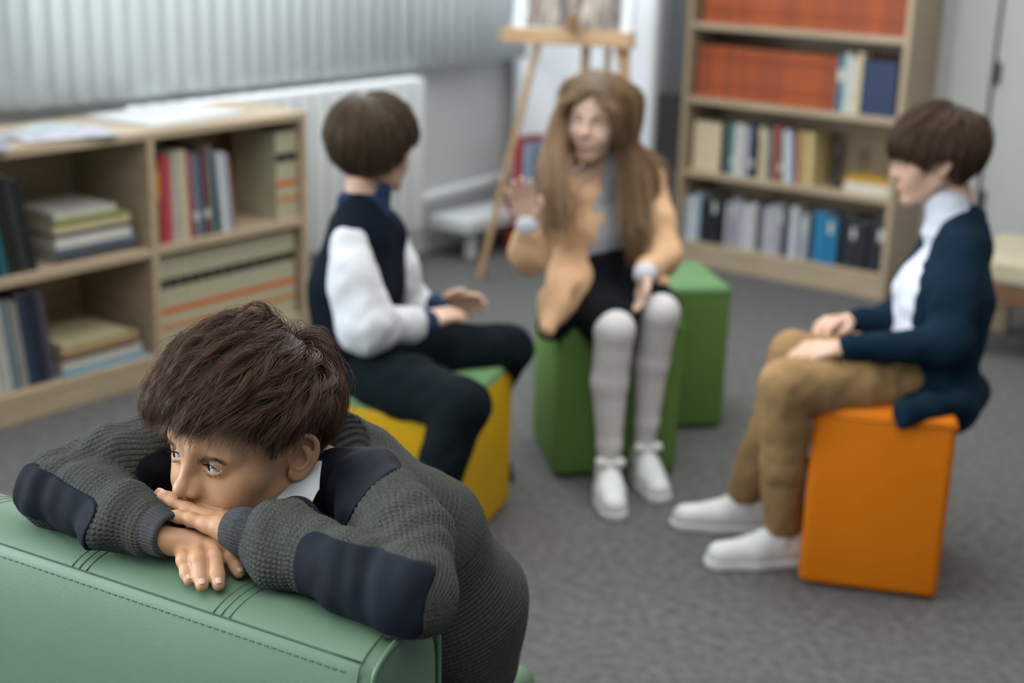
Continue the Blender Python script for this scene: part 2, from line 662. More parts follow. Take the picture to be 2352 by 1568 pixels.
# ---- vertical blinds: louvre slats on a head rail
blind = empty('vertical_blind', (-3.86, 3.6, .82))
tag(blind, 'white vertical louvre blind hanging along the window wall', 'blind')
slat_m = bpy.data.materials.new('white_blind_fabric')
slat_m.use_nodes = True
_nt = slat_m.node_tree
_b = _nt.nodes['Principled BSDF']
_b.inputs['Base Color'].default_value = (.56, .58, .57, 1)
_b.inputs['Roughness'].default_value = .85
_tl = _nt.nodes.new('ShaderNodeBsdfTranslucent')
_tl.inputs[0].default_value = (.82, .86, .88, 1)
_mx = _nt.nodes.new('ShaderNodeMixShader')
_mx.inputs[0].default_value = .55
_nt.links.new(_b.outputs[0], _mx.inputs[1])
_nt.links.new(_tl.outputs[0], _mx.inputs[2])
_nt.links.new(_mx.outputs[0], _nt.nodes['Material Output'].inputs[0])


def slat_mesh():
    vs, fs = [], []
    n = 6
    for i in range(n + 1):
        a = i / n - .5
        for z in (0, 1.52):
            vs.append((a * .089, .006 * math.cos(a * math.pi), z))
    for i in range(n):
        fs.append((2 * i, 2 * i + 2, 2 * i + 3, 2 * i + 1))
    me = MB().add(vs, fs).mesh('slat', smooth=True)
    me.materials.append(slat_m)
    return me


sm_ = slat_mesh()
rs = random.Random(4)
y = -2.2
while y < 5.20:
    o = bpy.data.objects.new('slat', sm_)
    COL.objects.link(o)
    o.parent = blind
    o.location = (rs.uniform(-.004, .004), y - 3.6, rs.uniform(-.003, .003))
    ang = 90 - 14 + rs.uniform(-5, 5)
    if y < 2.62:
        ang = 90 - 52 + rs.uniform(-8, 8)                    # these slats are turned open
    o.rotation_euler = (0, 0, math.radians(ang))
    md = o.modifiers.new('thickness', 'SOLIDIFY')
    md.thickness = .0012
    y += .074
o = MB().box(-.03, .03, -5.85, 1.62, 1.53, 1.58).build('head_rail', white_m, blind, bevel=.004)

# ---- radiator under the window, pipes and boxed ledge
rad = empty('radiator', (-3.86, 3.76, .16))
tag(rad, 'white ribbed radiator under the blind behind the boy in the vest', 'radiator')
mb = MB().box(-.045, -.03, -.72, .70, .02, .62)
mb.build('back_panel', white_m, rad, bevel=.003)
rib = MB().box(-.045, .045, -.036, .036, 0, .63).mesh('rib', bevel=.012, segs=3, smooth=True)
rib.materials.append(white_m)
for k in range(18):
    o = bpy.data.objects.new('rib', rib)
    COL.objects.link(o)
    o.parent = rad
    o.location = (0, -.70 + k * .081, 0)
for yy in (-.55, .55):
    MB().box(-.10, -.02, yy - .015, yy + .015, .25, .29).build('bracket', white_m, rad, bevel=.003)
pipe = MB().tube([(-3.90, 4.46, .24), (-3.90, 4.60, .27), (-3.90, 5.0, .285), (-3.90, 5.6, .315)], .021, 10).build('heating_pipe', white_m, smooth=True)
tag(pipe, 'white heating pipe running along the wall from the radiator', 'pipe')
led = empty('ledge', (-3.80, 5.02, 0))
tag(led, 'low white ledge on short legs along the wall below the pipe', 'ledge')
MB().box(-.12, .10, -.40, .30, .125, .185).build('ledge_top', white_m, led, bevel=.012, segs=3)
for yy in (-.3, .16):
    MB().box(.02, .06, yy - .02, yy + .02, 0, .125).build('leg', white_m, led, bevel=.004)

# ------------------------------------------------------------------ books
BOOK_N = [0]
_bookmesh = {}


def book_meshes(t, h, d):
    k = (round(t, 3), round(h, 3), round(d, 3))
    if k not in _bookmesh:
        c = .0022 if t > .008 else .001
        # local: x = thickness (0..t), y = depth (0 spine .. d), z = up
        co = MB().box(0, c, 0, d, 0, h).box(t - c, t, 0, d, 0, h)
        co.box(0, t, -.0015, c, 0, h)
        pg = MB().box(c, t - c, c, d - .004, .0025, h - .003)
        _bookmesh[k] = (co.mesh('book'), pg.mesh('pages'))
    return _bookmesh[k]


pages_m = mat('paper_pages', (.52, .49, .42), .9, .06, 300)


def book(loc, t, h, d, cm, label, group, rot=None, bands=(), parent_rz=0.0, tilt=0.0, flat=False):
    """one book; spine faces local -y. tilt leans it towards +x. bands: (z0, z1, material)"""
    cme, pme = book_meshes(t, h, d)
    o = bpy.data.objects.new('book', cme.copy() if True else cme)
    o.data.materials.clear()
    o.data.materials.append(cm)
    COL.objects.link(o)
    p = bpy.data.objects.new('pages', pme)
    if len(pme.materials) == 0:
        pme.materials.append(pages_m)
    COL.objects.link(p)
    p.parent = o
    for z0, z1, bm_ in bands:
        q = MB().box(.0012, t - .0012, -.0026, -.0012, z0, z1).build('spine_band', bm_, o)
    M = Matrix.Translation(Vector(loc)) @ Matrix.Rotation(parent_rz, 4, 'Z')
    if flat:
        M = M @ Matrix.Rotation(math.radians(90), 4, 'Y') @ Matrix.Translation((-t, 0, 0))
    elif tilt:
        M = M @ Matrix.Rotation(tilt, 4, 'Y')
    o.matrix_world = M
    tag(o, label, 'book', group)
    return o


def bc(name, r, g, b, rough=.5, var=.12):
    return mat('cover_' + name, srgb(r, g, b), rough, var, 25)


ORD = ['first', 'second', 'third', 'fourth', 'fifth', 'sixth', 'seventh', 'eighth', 'ninth', 'tenth', 'eleventh', 'twelfth', 'thirteenth', 'fourteenth',
       'fifteenth', 'sixteenth', 'seventeenth', 'eighteenth', 'nineteenth', 'twentieth', 'twenty-first', 'twenty-second', 'twenty-third', 'twenty-fourth',
       'twenty-fifth', 'twenty-sixth', 'twenty-seventh', 'twenty-eighth', 'twenty-ninth', 'thirtieth', 'thirty-first', 'thirty-second', 'thirty-third', 'thirty-fourth',
       'thirty-fifth', 'thirty-sixth', 'thirty-seventh', 'thirty-eighth', 'thirty-ninth', 'fortieth']


# ---- tall bookcase on the back wall
BX0, BX1, BY0, BY1 = -3.085, -2.105, 5.29, 5.585
case = empty('bookcase', ((BX0 + BX1) / 2, BY0, 0))
tag(case, 'tall birch bookcase against the back wall between girl and boy in navy cardigan', 'bookcase')
cx0 = (BX0 + BX1) / 2


def cpart(name, x0, x1, y0, y1, z0, z1, m=None):
    return MB().box(x0 - cx0, x1 - cx0, y0 - BY0, y1 - BY0, z0, z1).build(name, m or birch_m, case, bevel=.0025)


TH = .026
cpart('side_panel', BX0, BX0 + TH, BY0, BY1, 0, 1.95)
cpart('side_panel', BX1 - TH, BX1, BY0, BY1, 0, 1.95)
cpart('top_panel', BX0, BX1, BY0, BY1, 1.95, 1.976, birch_h)
cpart('back_panel', BX0 + TH, BX1 - TH, BY1 - .008, BY1 - .002, .05, 1.95)
cpart('plinth', BX0 + TH, BX1 - TH, BY0 + .004, BY0 + .022, 0, .075, birch_h)
SHELF = [.075, .385, .695, 1.003, 1.31, 1.62]
for z in SHELF:
    cpart('shelf', BX0 + TH, BX1 - TH, BY0 + .002, BY1 - .01, z, z + .026, birch_h)
IX0, IX1 = BX0 + TH, BX1 - TH
BYF = BY0 + .035                        # spines stand a little back from the shelf edge

orange = [bc('orange_%d' % i, 156 + d, 76 + d // 2, 40, .65) for i, d in enumerate((-10, -3, 4, 9))]
dkor = bc('orange_band', 120, 50, 25)
rb = random.Random(12)
# fourth compartment from the floor: a full row of orange volumes
x = IX0 + .035
n = 0
while x < IX1 - .036:
    t = .034
    book((x, BYF, SHELF[3] + .026), t - .001, .215, .16, orange[rb.randrange(4)], 'orange bound volume, %s from the left in the full row on the top visible shelf' % ORD[n], 'orange volumes on the upper shelf',
         bands=((.150, .156, dkor), (.05, .055, dkor)))
    x += t
    n += 1
# third compartment: orange row, then pale and teal books, then a dark blue set
x = IX0 + .022
for k in range(19):
    t = .0335
    book((x, BYF, SHELF[2] + .026), t - .001, .215, .16, orange[rb.randrange(4)], 'orange bound volume, %s from the left in the row beside the teal book' % ORD[k], 'orange volumes on the middle shelf',
         bands=((.168, .176, dkor), (.05, .055, dkor)))
    x += t
teal = bc('teal', 40, 110, 130)
pale = bc('pale', 190, 195, 190)
cream = bc('cream', 200, 185, 150)
navy = bc('navy', 44, 58, 92)
for t, h, m_, lab in ((.030, .225, teal, 'teal book next to the row of orange volumes'), (.022, .232, pale, 'white book right of the teal one on the middle shelf'),
                      (.026, .215, pale, 'shorter white book between white and cream spines on the middle shelf'), (.024, .238, cream, 'tall cream book beside the dark blue set')):
    b_ = ((.12, .17, pale),) if m_ is teal else ()
    book((x, BYF - .004, SHELF[2] + .026), t - .001, h, .16, m_, lab, 'books on the middle shelf', bands=b_)
    x += t
for k in range(7):
    if x + .028 > IX1:
        break
    book((x, BYF, SHELF[2] + .026), .0275, .212, .16, navy, 'dark blue bound volume, %s from the left in the blue set' % ORD[k], 'dark blue volumes on the middle shelf')
    x += .0285
# second compartment: mixed books, some leaning
SH2 = [('cream', 205, 190, 160, .034, .205, 0), ('cream', 205, 192, 165, .034, .205, 0), ('cream', 198, 186, 158, .034, .205, 0), ('cream', 205, 190, 160, .036, .205, 0),
       ('black', 26, 28, 30, .026, .212, 0), ('grey green', 92, 120, 118, .022, .216, 0), ('teal', 60, 120, 130, .020, .212, 0), ('white', 200, 200, 198, .036, .216, 0),
       ('pale grey', 170, 172, 175, .032, .206, 0), ('navy', 30, 45, 85, .024, .218, 0), ('black', 30, 32, 34, .016, .160, 0), ('cream', 190, 180, 150, .026, .216, .03),
       ('beige', 185, 172, 140, .020, .200, .04), ('slate', 95, 105, 115, .018, .212, .05), ('salmon', 190, 110, 95, .020, .222, .05), ('charcoal', 45, 48, 52, .018, .215, .05),
       ('white', 205, 205, 205, .024, .214, .07), ('pale blue', 150, 175, 195, .022, .205, .09), ('brick red', 150, 65, 45, .012, .215, .10), ('tan', 190, 160, 115, .024, .216, .06),
       ('straw', 200, 185, 130, .030, .214, .05)]
x = IX0 + .022
seen = {}
for i, (cn, r, g, b, t, h, tl) in enumerate(SH2):
    book((x, BYF + rb.uniform(-.01, .01), SHELF[1] + .026 + (math.sin(abs(tl)) * t if tl < 0 else 0)), t - .0015, h, .155, bc(cn.replace(' ', '_') + '_s2_%d' % i, r, g, b),
         '%s book, %s from the left on the second lowest bookcase shelf' % (cn, ORD[i]), 'books on the second lowest shelf', tilt=-tl, bands=((h * .2, h * .34, pale),) if i in (6, 9, 15) else ())
    x += t + (.004 if tl else 0)
for k, (cn, r, g, b) in enumerate((('cream', 205, 200, 185), ('white', 210, 210, 205), ('ochre', 190, 150, 60))):
    book((IX1 - .20, BYF, SHELF[1] + .026 + k * .020), .019, .19, .14, bc(cn + '_flat%d' % k, r, g, b),
         ('%s book lying flat, %s in the small pile behind the boy in navy' % (cn, ('lowest', 'middle', 'topmost')[k])), 'flat books on the second lowest shelf', flat=True)
fig = MB().tube([(0, 0, 0), (0, 0, .010), (0, 0, .03), (0, 0, .07), (0, 0, .10), (0, 0, .125), (0, 0, .15), (0, 0, .172)], [.030, .030, .014, .022, .016, .022, .026, .006], 14).build('figurine', mat('dark_bronze', (.03, .026, .022), .5), smooth=True)
fig.location = (IX1 - .265, BYF + .06, SHELF[1] + .026)
tag(fig, 'small dark figurine among the books on the second lowest shelf', 'figurine')
# lowest compartment: many thin discs-and-book cases
SH1 = []
rr = random.Random(31)
pal = [('pale blue', 165, 185, 205), ('dark grey', 45, 50, 58), ('silver', 165, 168, 178), ('black', 24, 27, 32), ('lilac grey', 150, 148, 165), ('slate blue', 80, 95, 125), ('white', 195, 198, 205), ('brown', 85, 60, 50), ('steel', 120, 130, 145)]
x = IX0 + .006
i = 0
while x < IX1 - .035:
    f = (x - IX0) / (IX1 - IX0)
    if f < .08:
        cn, r, g, b = pal[0] if i % 2 == 0 else pal[6]
    elif f < .22:
        cn, r, g, b = rr.choice([pal[1], pal[3], pal[7], pal[3]])
    elif f < .66:
        cn, r, g, b = rr.choice([pal[2], pal[4], pal[6], pal[8], pal[2], pal[1]])
    elif f < .76:
        cn, r, g, b = ('bright blue', 40, 120, 165)
    else:
        cn, r, g, b = rr.choice([pal[3], pal[1], pal[1], pal[7], pal[3]])
    t = rr.uniform(.020, .036)
    h = rr.uniform(.185, .215)
    book((x, BYF + rr.uniform(-.008, .012), SHELF[0] + .026), t - .001, h, .14, bc('s1_%d' % i, r, g, b, .35),
         '%s case, %s from the left on the lowest bookcase shelf' % (cn, ORD[i]), 'cases on the lowest shelf', bands=((h * .62, h * .86, pale),) if i % 4 == 1 else ())
    x += t
    i += 1

# ---- low shelf unit under the window
LX, LY0, LY1, LZ = -3.42, 1.42, 3.40, .79
LB = -3.80
unit = empty('shelf_unit', (LX, 2.745, 0))
tag(unit, 'low birch shelf unit under the blind filled with books', 'shelf unit')


def upart(name, y0, y1, z0, z1, x0=LB, x1=LX, m=None):
    return MB().box(x0 - LX, x1 - LX, y0 - 2.745, y1 - 2.745, z0, z1).build(name, m or birch_m, unit, bevel=.0025)


DIV = [1.42, 2.085, 2.732, 3.375]
for yv in DIV:
    upart('side_panel', yv, yv + .026, .0, LZ - .026)
birch_y = mat('birch_laminate_widthwise', (.41, .325, .225), .45, .13, 4.0, .06, 60, stretch=(14, 1, 14))
upart('top_panel', LY0, LY1 + .001, LZ - .026, LZ, m=birch_y)
upart('back_panel', LY0 + .01, LY1 - .01, .02, LZ - .03, LB, LB + .006)
for k in range(3):
    y0, y1 = DIV[k] + .026, DIV[k + 1]
    upart('shelf', y0, y1, .405, .431, LB + .006, LX - .002, birch_y)
    upart('shelf', y0, y1, .066, .092, LB + .006, LX - .002, birch_y)
    upart('plinth', y0, y1, 0, .066, LX - .022, LX - .004, birch_y)
UZ1, UZ0 = .431, .092
RZ = math.radians(90)                   # spines of these books face the room (+x)


def ubook(y, z, t, h, d, m_, lab, grp, tilt=0.0, setback=.03, bands=(), flat=False):
    # local x (thickness) -> +y, local -y (spine) -> +x
    return book((LX - setback, y, z), t, h, d, m_, lab, grp, parent_rz=RZ, tilt=tilt, bands=bands, flat=flat)


# bay beside the radiator, lower: the long row of pale volumes with black and orange spine bands; upper: coloured books and two pale volumes
volm = bc('pale_volume', 172, 170, 145)
blackm = bc('black_label', 34, 36, 34)
ora2 = bc('orange_label', 196, 100, 48)
ora3 = bc('light_orange_label', 190, 128, 78)


def volume(y, z, lab, grp):
    return ubook(y, z, .0445, .295, .21, volm, lab, grp, bands=((.196, .226, blackm), (.112, .132, ora2), (.060, .078, ora3)))


yb = DIV[2] + .030
for k in range(13):
    volume(yb + k * .0458, UZ0, 'pale volume with black and orange bands, %s from the left in the long row' % ORD[k], 'pale banded volumes on the bottom shelf')
volume(3.375 - .094, UZ1, 'left one of two pale volumes with black and orange bands beside the coloured books', 'pale banded volumes on the upper shelf')
volume(3.375 - .047, UZ1, 'right one of two pale volumes with black and orange bands beside the coloured books', 'pale banded volumes on the upper shelf')
UP = [('dark ochre', 110, 82, 20, .030, .255, 0), ('raspberry', 165, 40, 70, .024, .275, 0), ('dusty rose', 170, 90, 90, .020, .275, .0), ('pale grey', 165, 165, 155, .030, .280, .02), ('cream', 190, 180, 155, .030, .282, .03),
      ('crimson', 165, 45, 60, .012, .275, .04), ('grey', 110, 112, 118, .026, .268, .05), ('blue', 60, 110, 150, .010, .265, .05), ('brown red', 105, 52, 42, .024, .278, .05),
      ('grey green', 100, 120, 118, .018, .285, .06), ('navy', 40, 55, 75, .016, .250, .08), ('white', 190, 196, 200, .028, .258, .08), ('light blue', 150, 170, 190, .016, .255, .09), ('rust', 165, 85, 55, .008, .245, .10)]
y = DIV[2] + .034
for i, (cn, r, g, b, t, h, tl) in enumerate(UP):
    ubook(y, UZ1, t - .001, h, .20, bc('up_%d' % i, r, g, b), '%s book, %s from the left on the upper shelf left of two pale volumes' % (cn, ORD[i]), 'coloured books in the low unit', tilt=-tl,
          bands=((h * .55, h * .9, bc('ochre_band', 175, 135, 30)),) if i == 0 else (((h * .2, h * .3, pale),) if i in (6, 8) else ()))
    y += t + (.004 if tl else .001)
# middle bay: dark leaning books and a pile, above; leaning grey and blue books and a pile below
DK = [('maroon', 70, 35, 40, .030, .265), ('black', 20, 24, 26, .022, .270), ('teal', 30, 90, 105, .024, .275), ('black', 18, 20, 22, .034, .285), ('dark grey', 38, 44, 46, .030, .282), ('black', 22, 26, 28, .022, .270)]
y = DIV[1] + .085
for i, (cn, r, g, b, t, h) in enumerate(DK):
    ubook(y, UZ1, t - .001, h, .20, bc('dk_%d' % i, r, g, b), '%s leaning book, %s of the dark group left on the upper shelf' % (cn, ORD[i]), 'dark leaning books', tilt=-.16)
    y += t + .003
PL = [('dark grey', 60, 62, 66, .022, .30), ('grey blue', 110, 125, 150, .022, .29), ('white', 195, 195, 195, .030, .27), ('dark brown', 60, 45, 40, .014, .26), ('cream', 195, 185, 150, .026, .27), ('olive', 130, 140, 70, .012, .25), ('pale grey', 185, 185, 180, .020, .22)]
z = UZ1
for i, (cn, r, g, b, t, h) in enumerate(PL):
    ubook(2.43 + rb.uniform(-.015, .015), z, t - .001, h, .20, bc('pl_%d' % i, r, g, b), '%s book lying flat, %s from the bottom of the pile on the upper shelf' % (cn, ORD[i]), 'flat books in the upper pile', flat=True, setback=.03 + rb.uniform(0, .03))
    z += t
LW = [('white', 190, 192, 190, .040, .270), ('pale grey', 170, 172, 170, .036, .268), ('grey blue', 105, 125, 135, .018, .27), ('grey', 130, 130, 130, .030, .262), ('navy', 38, 48, 72, .030, .275), ('dark navy', 30, 36, 56, .026, .278), ('plum grey', 70, 66, 84, .024, .27)]
y = DIV[1] + .075
for i, (cn, r, g, b, t, h) in enumerate(LW):
    ubook(y, UZ0, t - .001, h, .20, bc('lw_%d' % i, r, g, b), '%s leaning book, %s from the left on the bottom shelf' % (cn, ORD[i]), 'leaning books on the bottom shelf', tilt=-.10)
    y += t + .003
PB = [('light blue', 95, 150, 180, .014, .31), ('pale grey', 175, 178, 172, .030, .29), ('brown', 95, 62, 55, .014, .27), ('tan', 165, 142, 105, .024, .28), ('cream', 180, 172, 140, .012, .24)]
z = UZ0
for i, (cn, r, g, b, t, h) in enumerate(PB):
    ubook(2.40 + i * .004, z, t - .001, h, .21, bc('pb_%d' % i, r, g, b), '%s book lying flat, %s from the bottom of the lower pile' % (cn, ORD[i]), 'flat books in the lower pile', flat=True, setback=.02 + .006 * i)
    z += t


# papers and magazines on the unit
def leaf(y0, x0, w_, h_, rz, m_, lab, t=.004, z=LZ, name='magazine', cat='magazine'):
    mb = MB().box(-w_ / 2, w_ / 2, -h_ / 2, h_ / 2, 0, t * .45).box(-w_ / 2 + .001, w_ / 2 - .002, -h_ / 2 + .001, h_ / 2 - .001, t * .45, t)
    o = mb.build(name, m_, None)
    o.location = (x0, y0, z)
    o.rotation_euler = (0, 0, math.radians(rz))
    tag(o, lab, cat, 'papers on the low shelf unit')
    return o


paper_m = mat('white_paper', (.50, .515, .52), .7, .04, 10)
leaf(2.98, -3.62, .30, .42, 6, paper_m, 'large white paper sheet pad on the low unit near the radiator', .012, name='paper_pad', cat='paper')
leaf(2.52, -3.60, .21, .30, 24, mat('mag_mint', srgb(165, 190, 188), .35, .25, 14), 'pale mint magazine beside the white paper pad', .004)
leaf(2.50, -3.52, .20, .28, -12, mat('mag_pink', srgb(178, 178, 190), .35, .3, 20), 'pale blue magazine overlapping the mint one', .004, LZ + .0045)
leaf(2.18, -3.58, .21, .29, 14, mat('mag_grey', srgb(150, 158, 172), .3, .5, 26), 'grey picture magazine at the left end of the low unit', .004)
leaf(2.14, -3.50, .20, .28, -20, mat('mag_collage', srgb(140, 140, 155), .3, .6, 34), 'magazine with dark picture cover lying at the front edge of the low unit', .004, LZ + .0045)
leaf(1.80, -3.60, .21, .29, 8, mat('mag_white', srgb(190, 192, 196), .3, .3, 26), 'white magazine beyond the grey ones on the low unit', .004)

# ---- easel with a picture
wood_m = mat('pine_easel', (.44, .29, .155), .5, .18, 5, .05, 80, stretch=(1, 1, 10))
easel = empty('easel', (-3.18, 4.5, 0))
tag(easel, 'wooden tripod easel with a tray standing behind the girl', 'easel')


def stick(name, a, b, wdt, dep, par=easel, m=wood_m):
    a, b = Vector(a) - Vector((-3.18, 4.5, 0)), Vector(b) - Vector((-3.18, 4.5, 0))
    d = b - a
    q = d.to_track_quat('Z', 'Y').to_matrix().to_4x4()
    M = Matrix.Translation(a) @ q
    return MB().box(-wdt / 2, wdt / 2, -dep / 2, dep / 2, 0, d.length, M).build(name, m, par, bevel=.003)


FL, FT = Vector((-3.505, 4.46, 0)), Vector((-3.215, 4.62, 1.50))
stick('leg', FL, FT, .040, .024)
stick('leg', (-2.78, 4.46, 0), (-3.00, 4.62, 1.50), .040, .024)
stick('leg', (-3.08, 5.05, 0), (-3.10, 4.66, 1.50), .034, .024)
stick('mast', (-3.12, 4.585, .62), (-3.11, 4.63, 1.75), .034, .02)
stick('mast', (-3.02, 4.60, .80), (-3.02, 4.63, 1.6), .020, .02)
stick('cross_bar', (-3.47, 4.535, .36), (-2.83, 4.535, .36), .034, .02)
stick('cross_bar', (-3.33, 4.60, 1.30), (-2.93, 4.60, 1.30), .034, .02)
stick('tray', (-3.475, 4.535, .985), (-2.865, 4.535, 1.005), .030, .060)
MB().box(-.045, -.005, -.015, .010, 1.02, 1.085).build('clamp', mat('dark_pine', (.22, .12, .045), .5), easel, bevel=.004).location = (.09, .0, 0)
pm = bpy.data.materials.new('street_painting')
pm.use_nodes = True
_nt = pm.node_tree
_b = _nt.nodes['Principled BSDF']
_tc = _nt.nodes.new('ShaderNodeTexCoord')
_mp = _nt.nodes.new('ShaderNodeMapping')
_mp.inputs['Scale'].default_value = (9, 9, 2.2)
_n1 = _nt.nodes.new('ShaderNodeTexNoise')
_n1.inputs['Scale'].default_value = 3.4
_n1.inputs['Detail'].default_value = 6
_rp = _nt.nodes.new('ShaderNodeValToRGB')
_rp.color_ramp.elements[0].position = .32
_rp.color_ramp.elements[0].color = (*srgb(62, 60, 64), 1)
_rp.color_ramp.elements[1].position = .68
_rp.color_ramp.elements[1].color = (*srgb(182, 172, 158), 1)
_e = _rp.color_ramp.elements.new(.5)
_e.color = (*srgb(128, 116, 108), 1)
_nt.links.new(_tc.outputs['Object'], _mp.inputs[0])
_nt.links.new(_mp.outputs[0], _n1.inputs['Vector'])
_nt.links.new(_n1.outputs['Fac'], _rp.inputs[0])
_nt.links.new(_rp.outputs[0], _b.inputs['Base Color'])
_b.inputs['Roughness'].default_value = .4
pic = empty('painting', (-3.155, 4.535, 1.015))
tag(pic, 'brownish grey street painting with a white border standing on the easel tray', 'painting')
Mt = Matrix.Rotation(math.radians(-7), 4, 'X')
mb = MB().box(-.275, .275, 0, .016, 0, .62, Mt).build('canvas', mat('white_canvas', (.62, .66, .68), .7), pic, bevel=.002)
MB().box(-.205, .225, -.003, .001, .012, .58, Mt).build('picture', pm, mb)

# ---- white flip-chart board standing in the corner
fc = empty('whiteboard', (-3.52, 5.20, 0))
tag(fc, 'white flip chart board on a stand in the corner behind the easel', 'whiteboard')
RZB = Matrix.Rotation(math.radians(-4), 4, 'Z')
MB().box(-.40, .37, -.012, .012, .43, 1.85, RZB).build('board', mat('whiteboard_enamel', (.84, .87, .92), .25, .02, 3), fc, bevel=.004)
for xx in (-.39, .36):
    MB().box(xx - .012, xx + .012, -.016, .016, .06, 1.87, RZB).build('post', white_m, fc, bevel=.003)
    MB().box(xx - .015, xx + .015, -.20, .20, 0, .035, RZB).build('foot', white_m, fc, bevel=.004)
    for yy in (-.17, .17):
        MB().box(xx - .012, xx + .012, yy - .018, yy + .018, 0.035, .06, RZB).build('foot_block', white_m, fc)
# things on the floor below it
red = empty('storage_box', (-3.60, 5.05, 0))
tag(red, 'red storage box on the floor under the flip chart', 'box')
MB().box(-.15, .15, -.11, .11, 0, .26).build('tub', mat('red_plastic', srgb(150, 52, 40), .5, .1, 20), red, bevel=.012, segs=3)
MB().box(-.16, .16, -.12, .12, .26, .285).build('lid', mat('red_lid', srgb(165, 70, 60), .5), red, bevel=.008, segs=2)
for k, (cn, r, g, b) in enumerate((('red', 170, 60, 65), ('light blue', 140, 160, 185), ('dark grey', 120, 125, 130), ('pale grey', 150, 150, 155))):
    o = MB().box(-.12 + k * .055, -.117 + k * .055, -.09, .09, 0, .22 - .02 * k).box(-.078 + k * .055, -.075 + k * .055, -.09, .09, 0, .22 - .02 * k)
    o.box(-.12 + k * .055, -.075 + k * .055, -.093, -.090, 0, .22 - .02 * k)
    o = o.build('folder', bc('folder_%d' % k, r, g, b), None)
    MB().box(-.115 + k * .055, -.080 + k * .055, -.088, .085, .003, .20 - .02 * k).build('pages', pages_m, o)
    o.location = (-3.60, 5.05, .286)
    tag(o, '%s folder standing upright on the red storage box' % cn, 'folder', 'folders on the storage box')

# ---- grey pillar and dark grey cupboard between board and bookcase
struct('wall_pillar', MB().box(-3.30, -3.10, 5.50, WALL_Y, .70, 2.8), mat('grey_pillar', (.30, .33, .35), .8, .03, 4))
cb = empty('cupboard', (-3.21, 5.58, 0))
tag(cb, 'narrow dark grey cupboard beside the tall bookcase', 'cupboard')
dg = mat('dark_grey_board', (.13, .132, .138), .6, .06, 10)
MB().box(-.095, .105, -.12, .035, .0, .70).build('body', dg, cb, bevel=.004)
MB().box(-.090, .100, -.135, -.121, .03, .69).build('door', dg, cb, bevel=.003)

# ---- white wall cupboards / doors right of the bookcase
for i, (x0, x1) in enumerate(((-2.06, -1.885), (-1.870, -1.25), (-1.235, -.6))):
    d = empty('door_%d' % (i + 1), (x0, WALL_Y - .03, 0))
    d['kind'] = 'structure'
    MB().box(0, x1 - x0, 0, .03, .06, 2.3).build('door_leaf', mat('light_grey_door', (.44, .455, .46), .5, .02, 3), d, bevel=.003)
dk = mat('dark_handle', (.03, .032, .035), .4)
dd = bpy.data.objects['door_2']
for z in (.90, .40):
    MB().box(.00, .022, -.022, 0, z - .04, z + .045).build('door_handle', dk, dd, bevel=.005)
MB().box(-.013, -.003, .004, .03, .06, 2.3).build('door_gap', dk, dd)

# ---- low wooden bench at the right edge
bn = empty('bench', (-1.50, 4.95, 0))
tag(bn, 'low cream bench with brown wooden frame at the right edge', 'bench')
MB().box(-.16, 1.1, -.16, .30, .27, .36).build('cushion', mat('cream_vinyl', (.50, .45, .32), .5, .05, 6), bn, bevel=.02, segs=3)
MB().box(-.155, 1.09, -.155, .295, .20, .27).build('frame', mat('brown_wood', (.16, .085, .05), .5, .2, 8), bn, bevel=.004)
for xx in (-.10, 1.03):
    for yy in (-.10, .24):
        MB().box(xx - .03, xx + .03, yy - .03, yy + .03, 0, .20).build('leg', birch_m, bn, bevel=.004)
# ------------------------------------------------------------------ poufs
def pouf(name, pts, h, side_m, top_m, label, cat='pouf', group=None, r=.018):
    c = np.mean(pts, 0)
    root = empty(name, (c[0], c[1], 0))
    tag(root, label, cat, group)
    q = [(x - c[0], y - c[1]) for x, y in pts]
    MB().prism(q, .006, h - .012).build('side_cover', side_m, root, bevel=r, segs=4, smooth=True)
    q2 = [(x * .985, y * .985) for x, y in q]
    MB().prism(q2, h - .030, h).build('top_cover', top_m, root, bevel=.010, segs=3, smooth=True)
    mb = MB()
    n = len(q)
    for i in range(n):
        a, b = q[i], q[(i + 1) % n]
        mb.tube([(a[0] * .985, a[1] * .985, h - .016), (b[0] * .985, b[1] * .985, h - .016)], .004, 6)
    mb.build('piping', top_m, root, smooth=True)
    return root


def rect(ax, ay, bx, by, depth):
    """rectangle from front edge a->b, extending away from the camera"""
    a, b = np.array([ax, ay]), np.array([bx, by])
    u = (b - a) / np.linalg.norm(b - a)
    n = np.array([-u[1], u[0]])
    return [tuple(a), tuple(b), tuple(b + n * depth), tuple(a + n * depth)]


orange_m = mat('orange_leatherette', (.58, .155, .003), .6, .05, 5, .12, 300, spec=.18)
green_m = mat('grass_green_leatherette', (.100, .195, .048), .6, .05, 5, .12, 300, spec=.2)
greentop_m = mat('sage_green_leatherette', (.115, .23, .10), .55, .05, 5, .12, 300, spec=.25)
yellow_m = mat('yellow_leatherette', (.52, .305, .004), .6, .05, 5, .12, 300, spec=.18)
pouf('pouf', rect(-1.228, 2.757, -.948, 2.880, .34), .428, orange_m, orange_m, 'orange pouf the boy in the navy cardigan sits on')
_N, _R, _L = np.array([-1.862, 2.262]), np.array([-2.005, 2.700]), np.array([-2.330, 2.172])
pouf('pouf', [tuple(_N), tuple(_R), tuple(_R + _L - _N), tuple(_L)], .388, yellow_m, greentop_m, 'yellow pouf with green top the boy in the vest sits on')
_d, _n = np.array([.682, .731]), np.array([-.731, .682])
_p = np.array([-2.018, 2.906])
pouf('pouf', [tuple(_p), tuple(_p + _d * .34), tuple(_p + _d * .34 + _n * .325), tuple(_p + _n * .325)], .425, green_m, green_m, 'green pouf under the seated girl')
_p = _p + _n * .334 + _d * .245
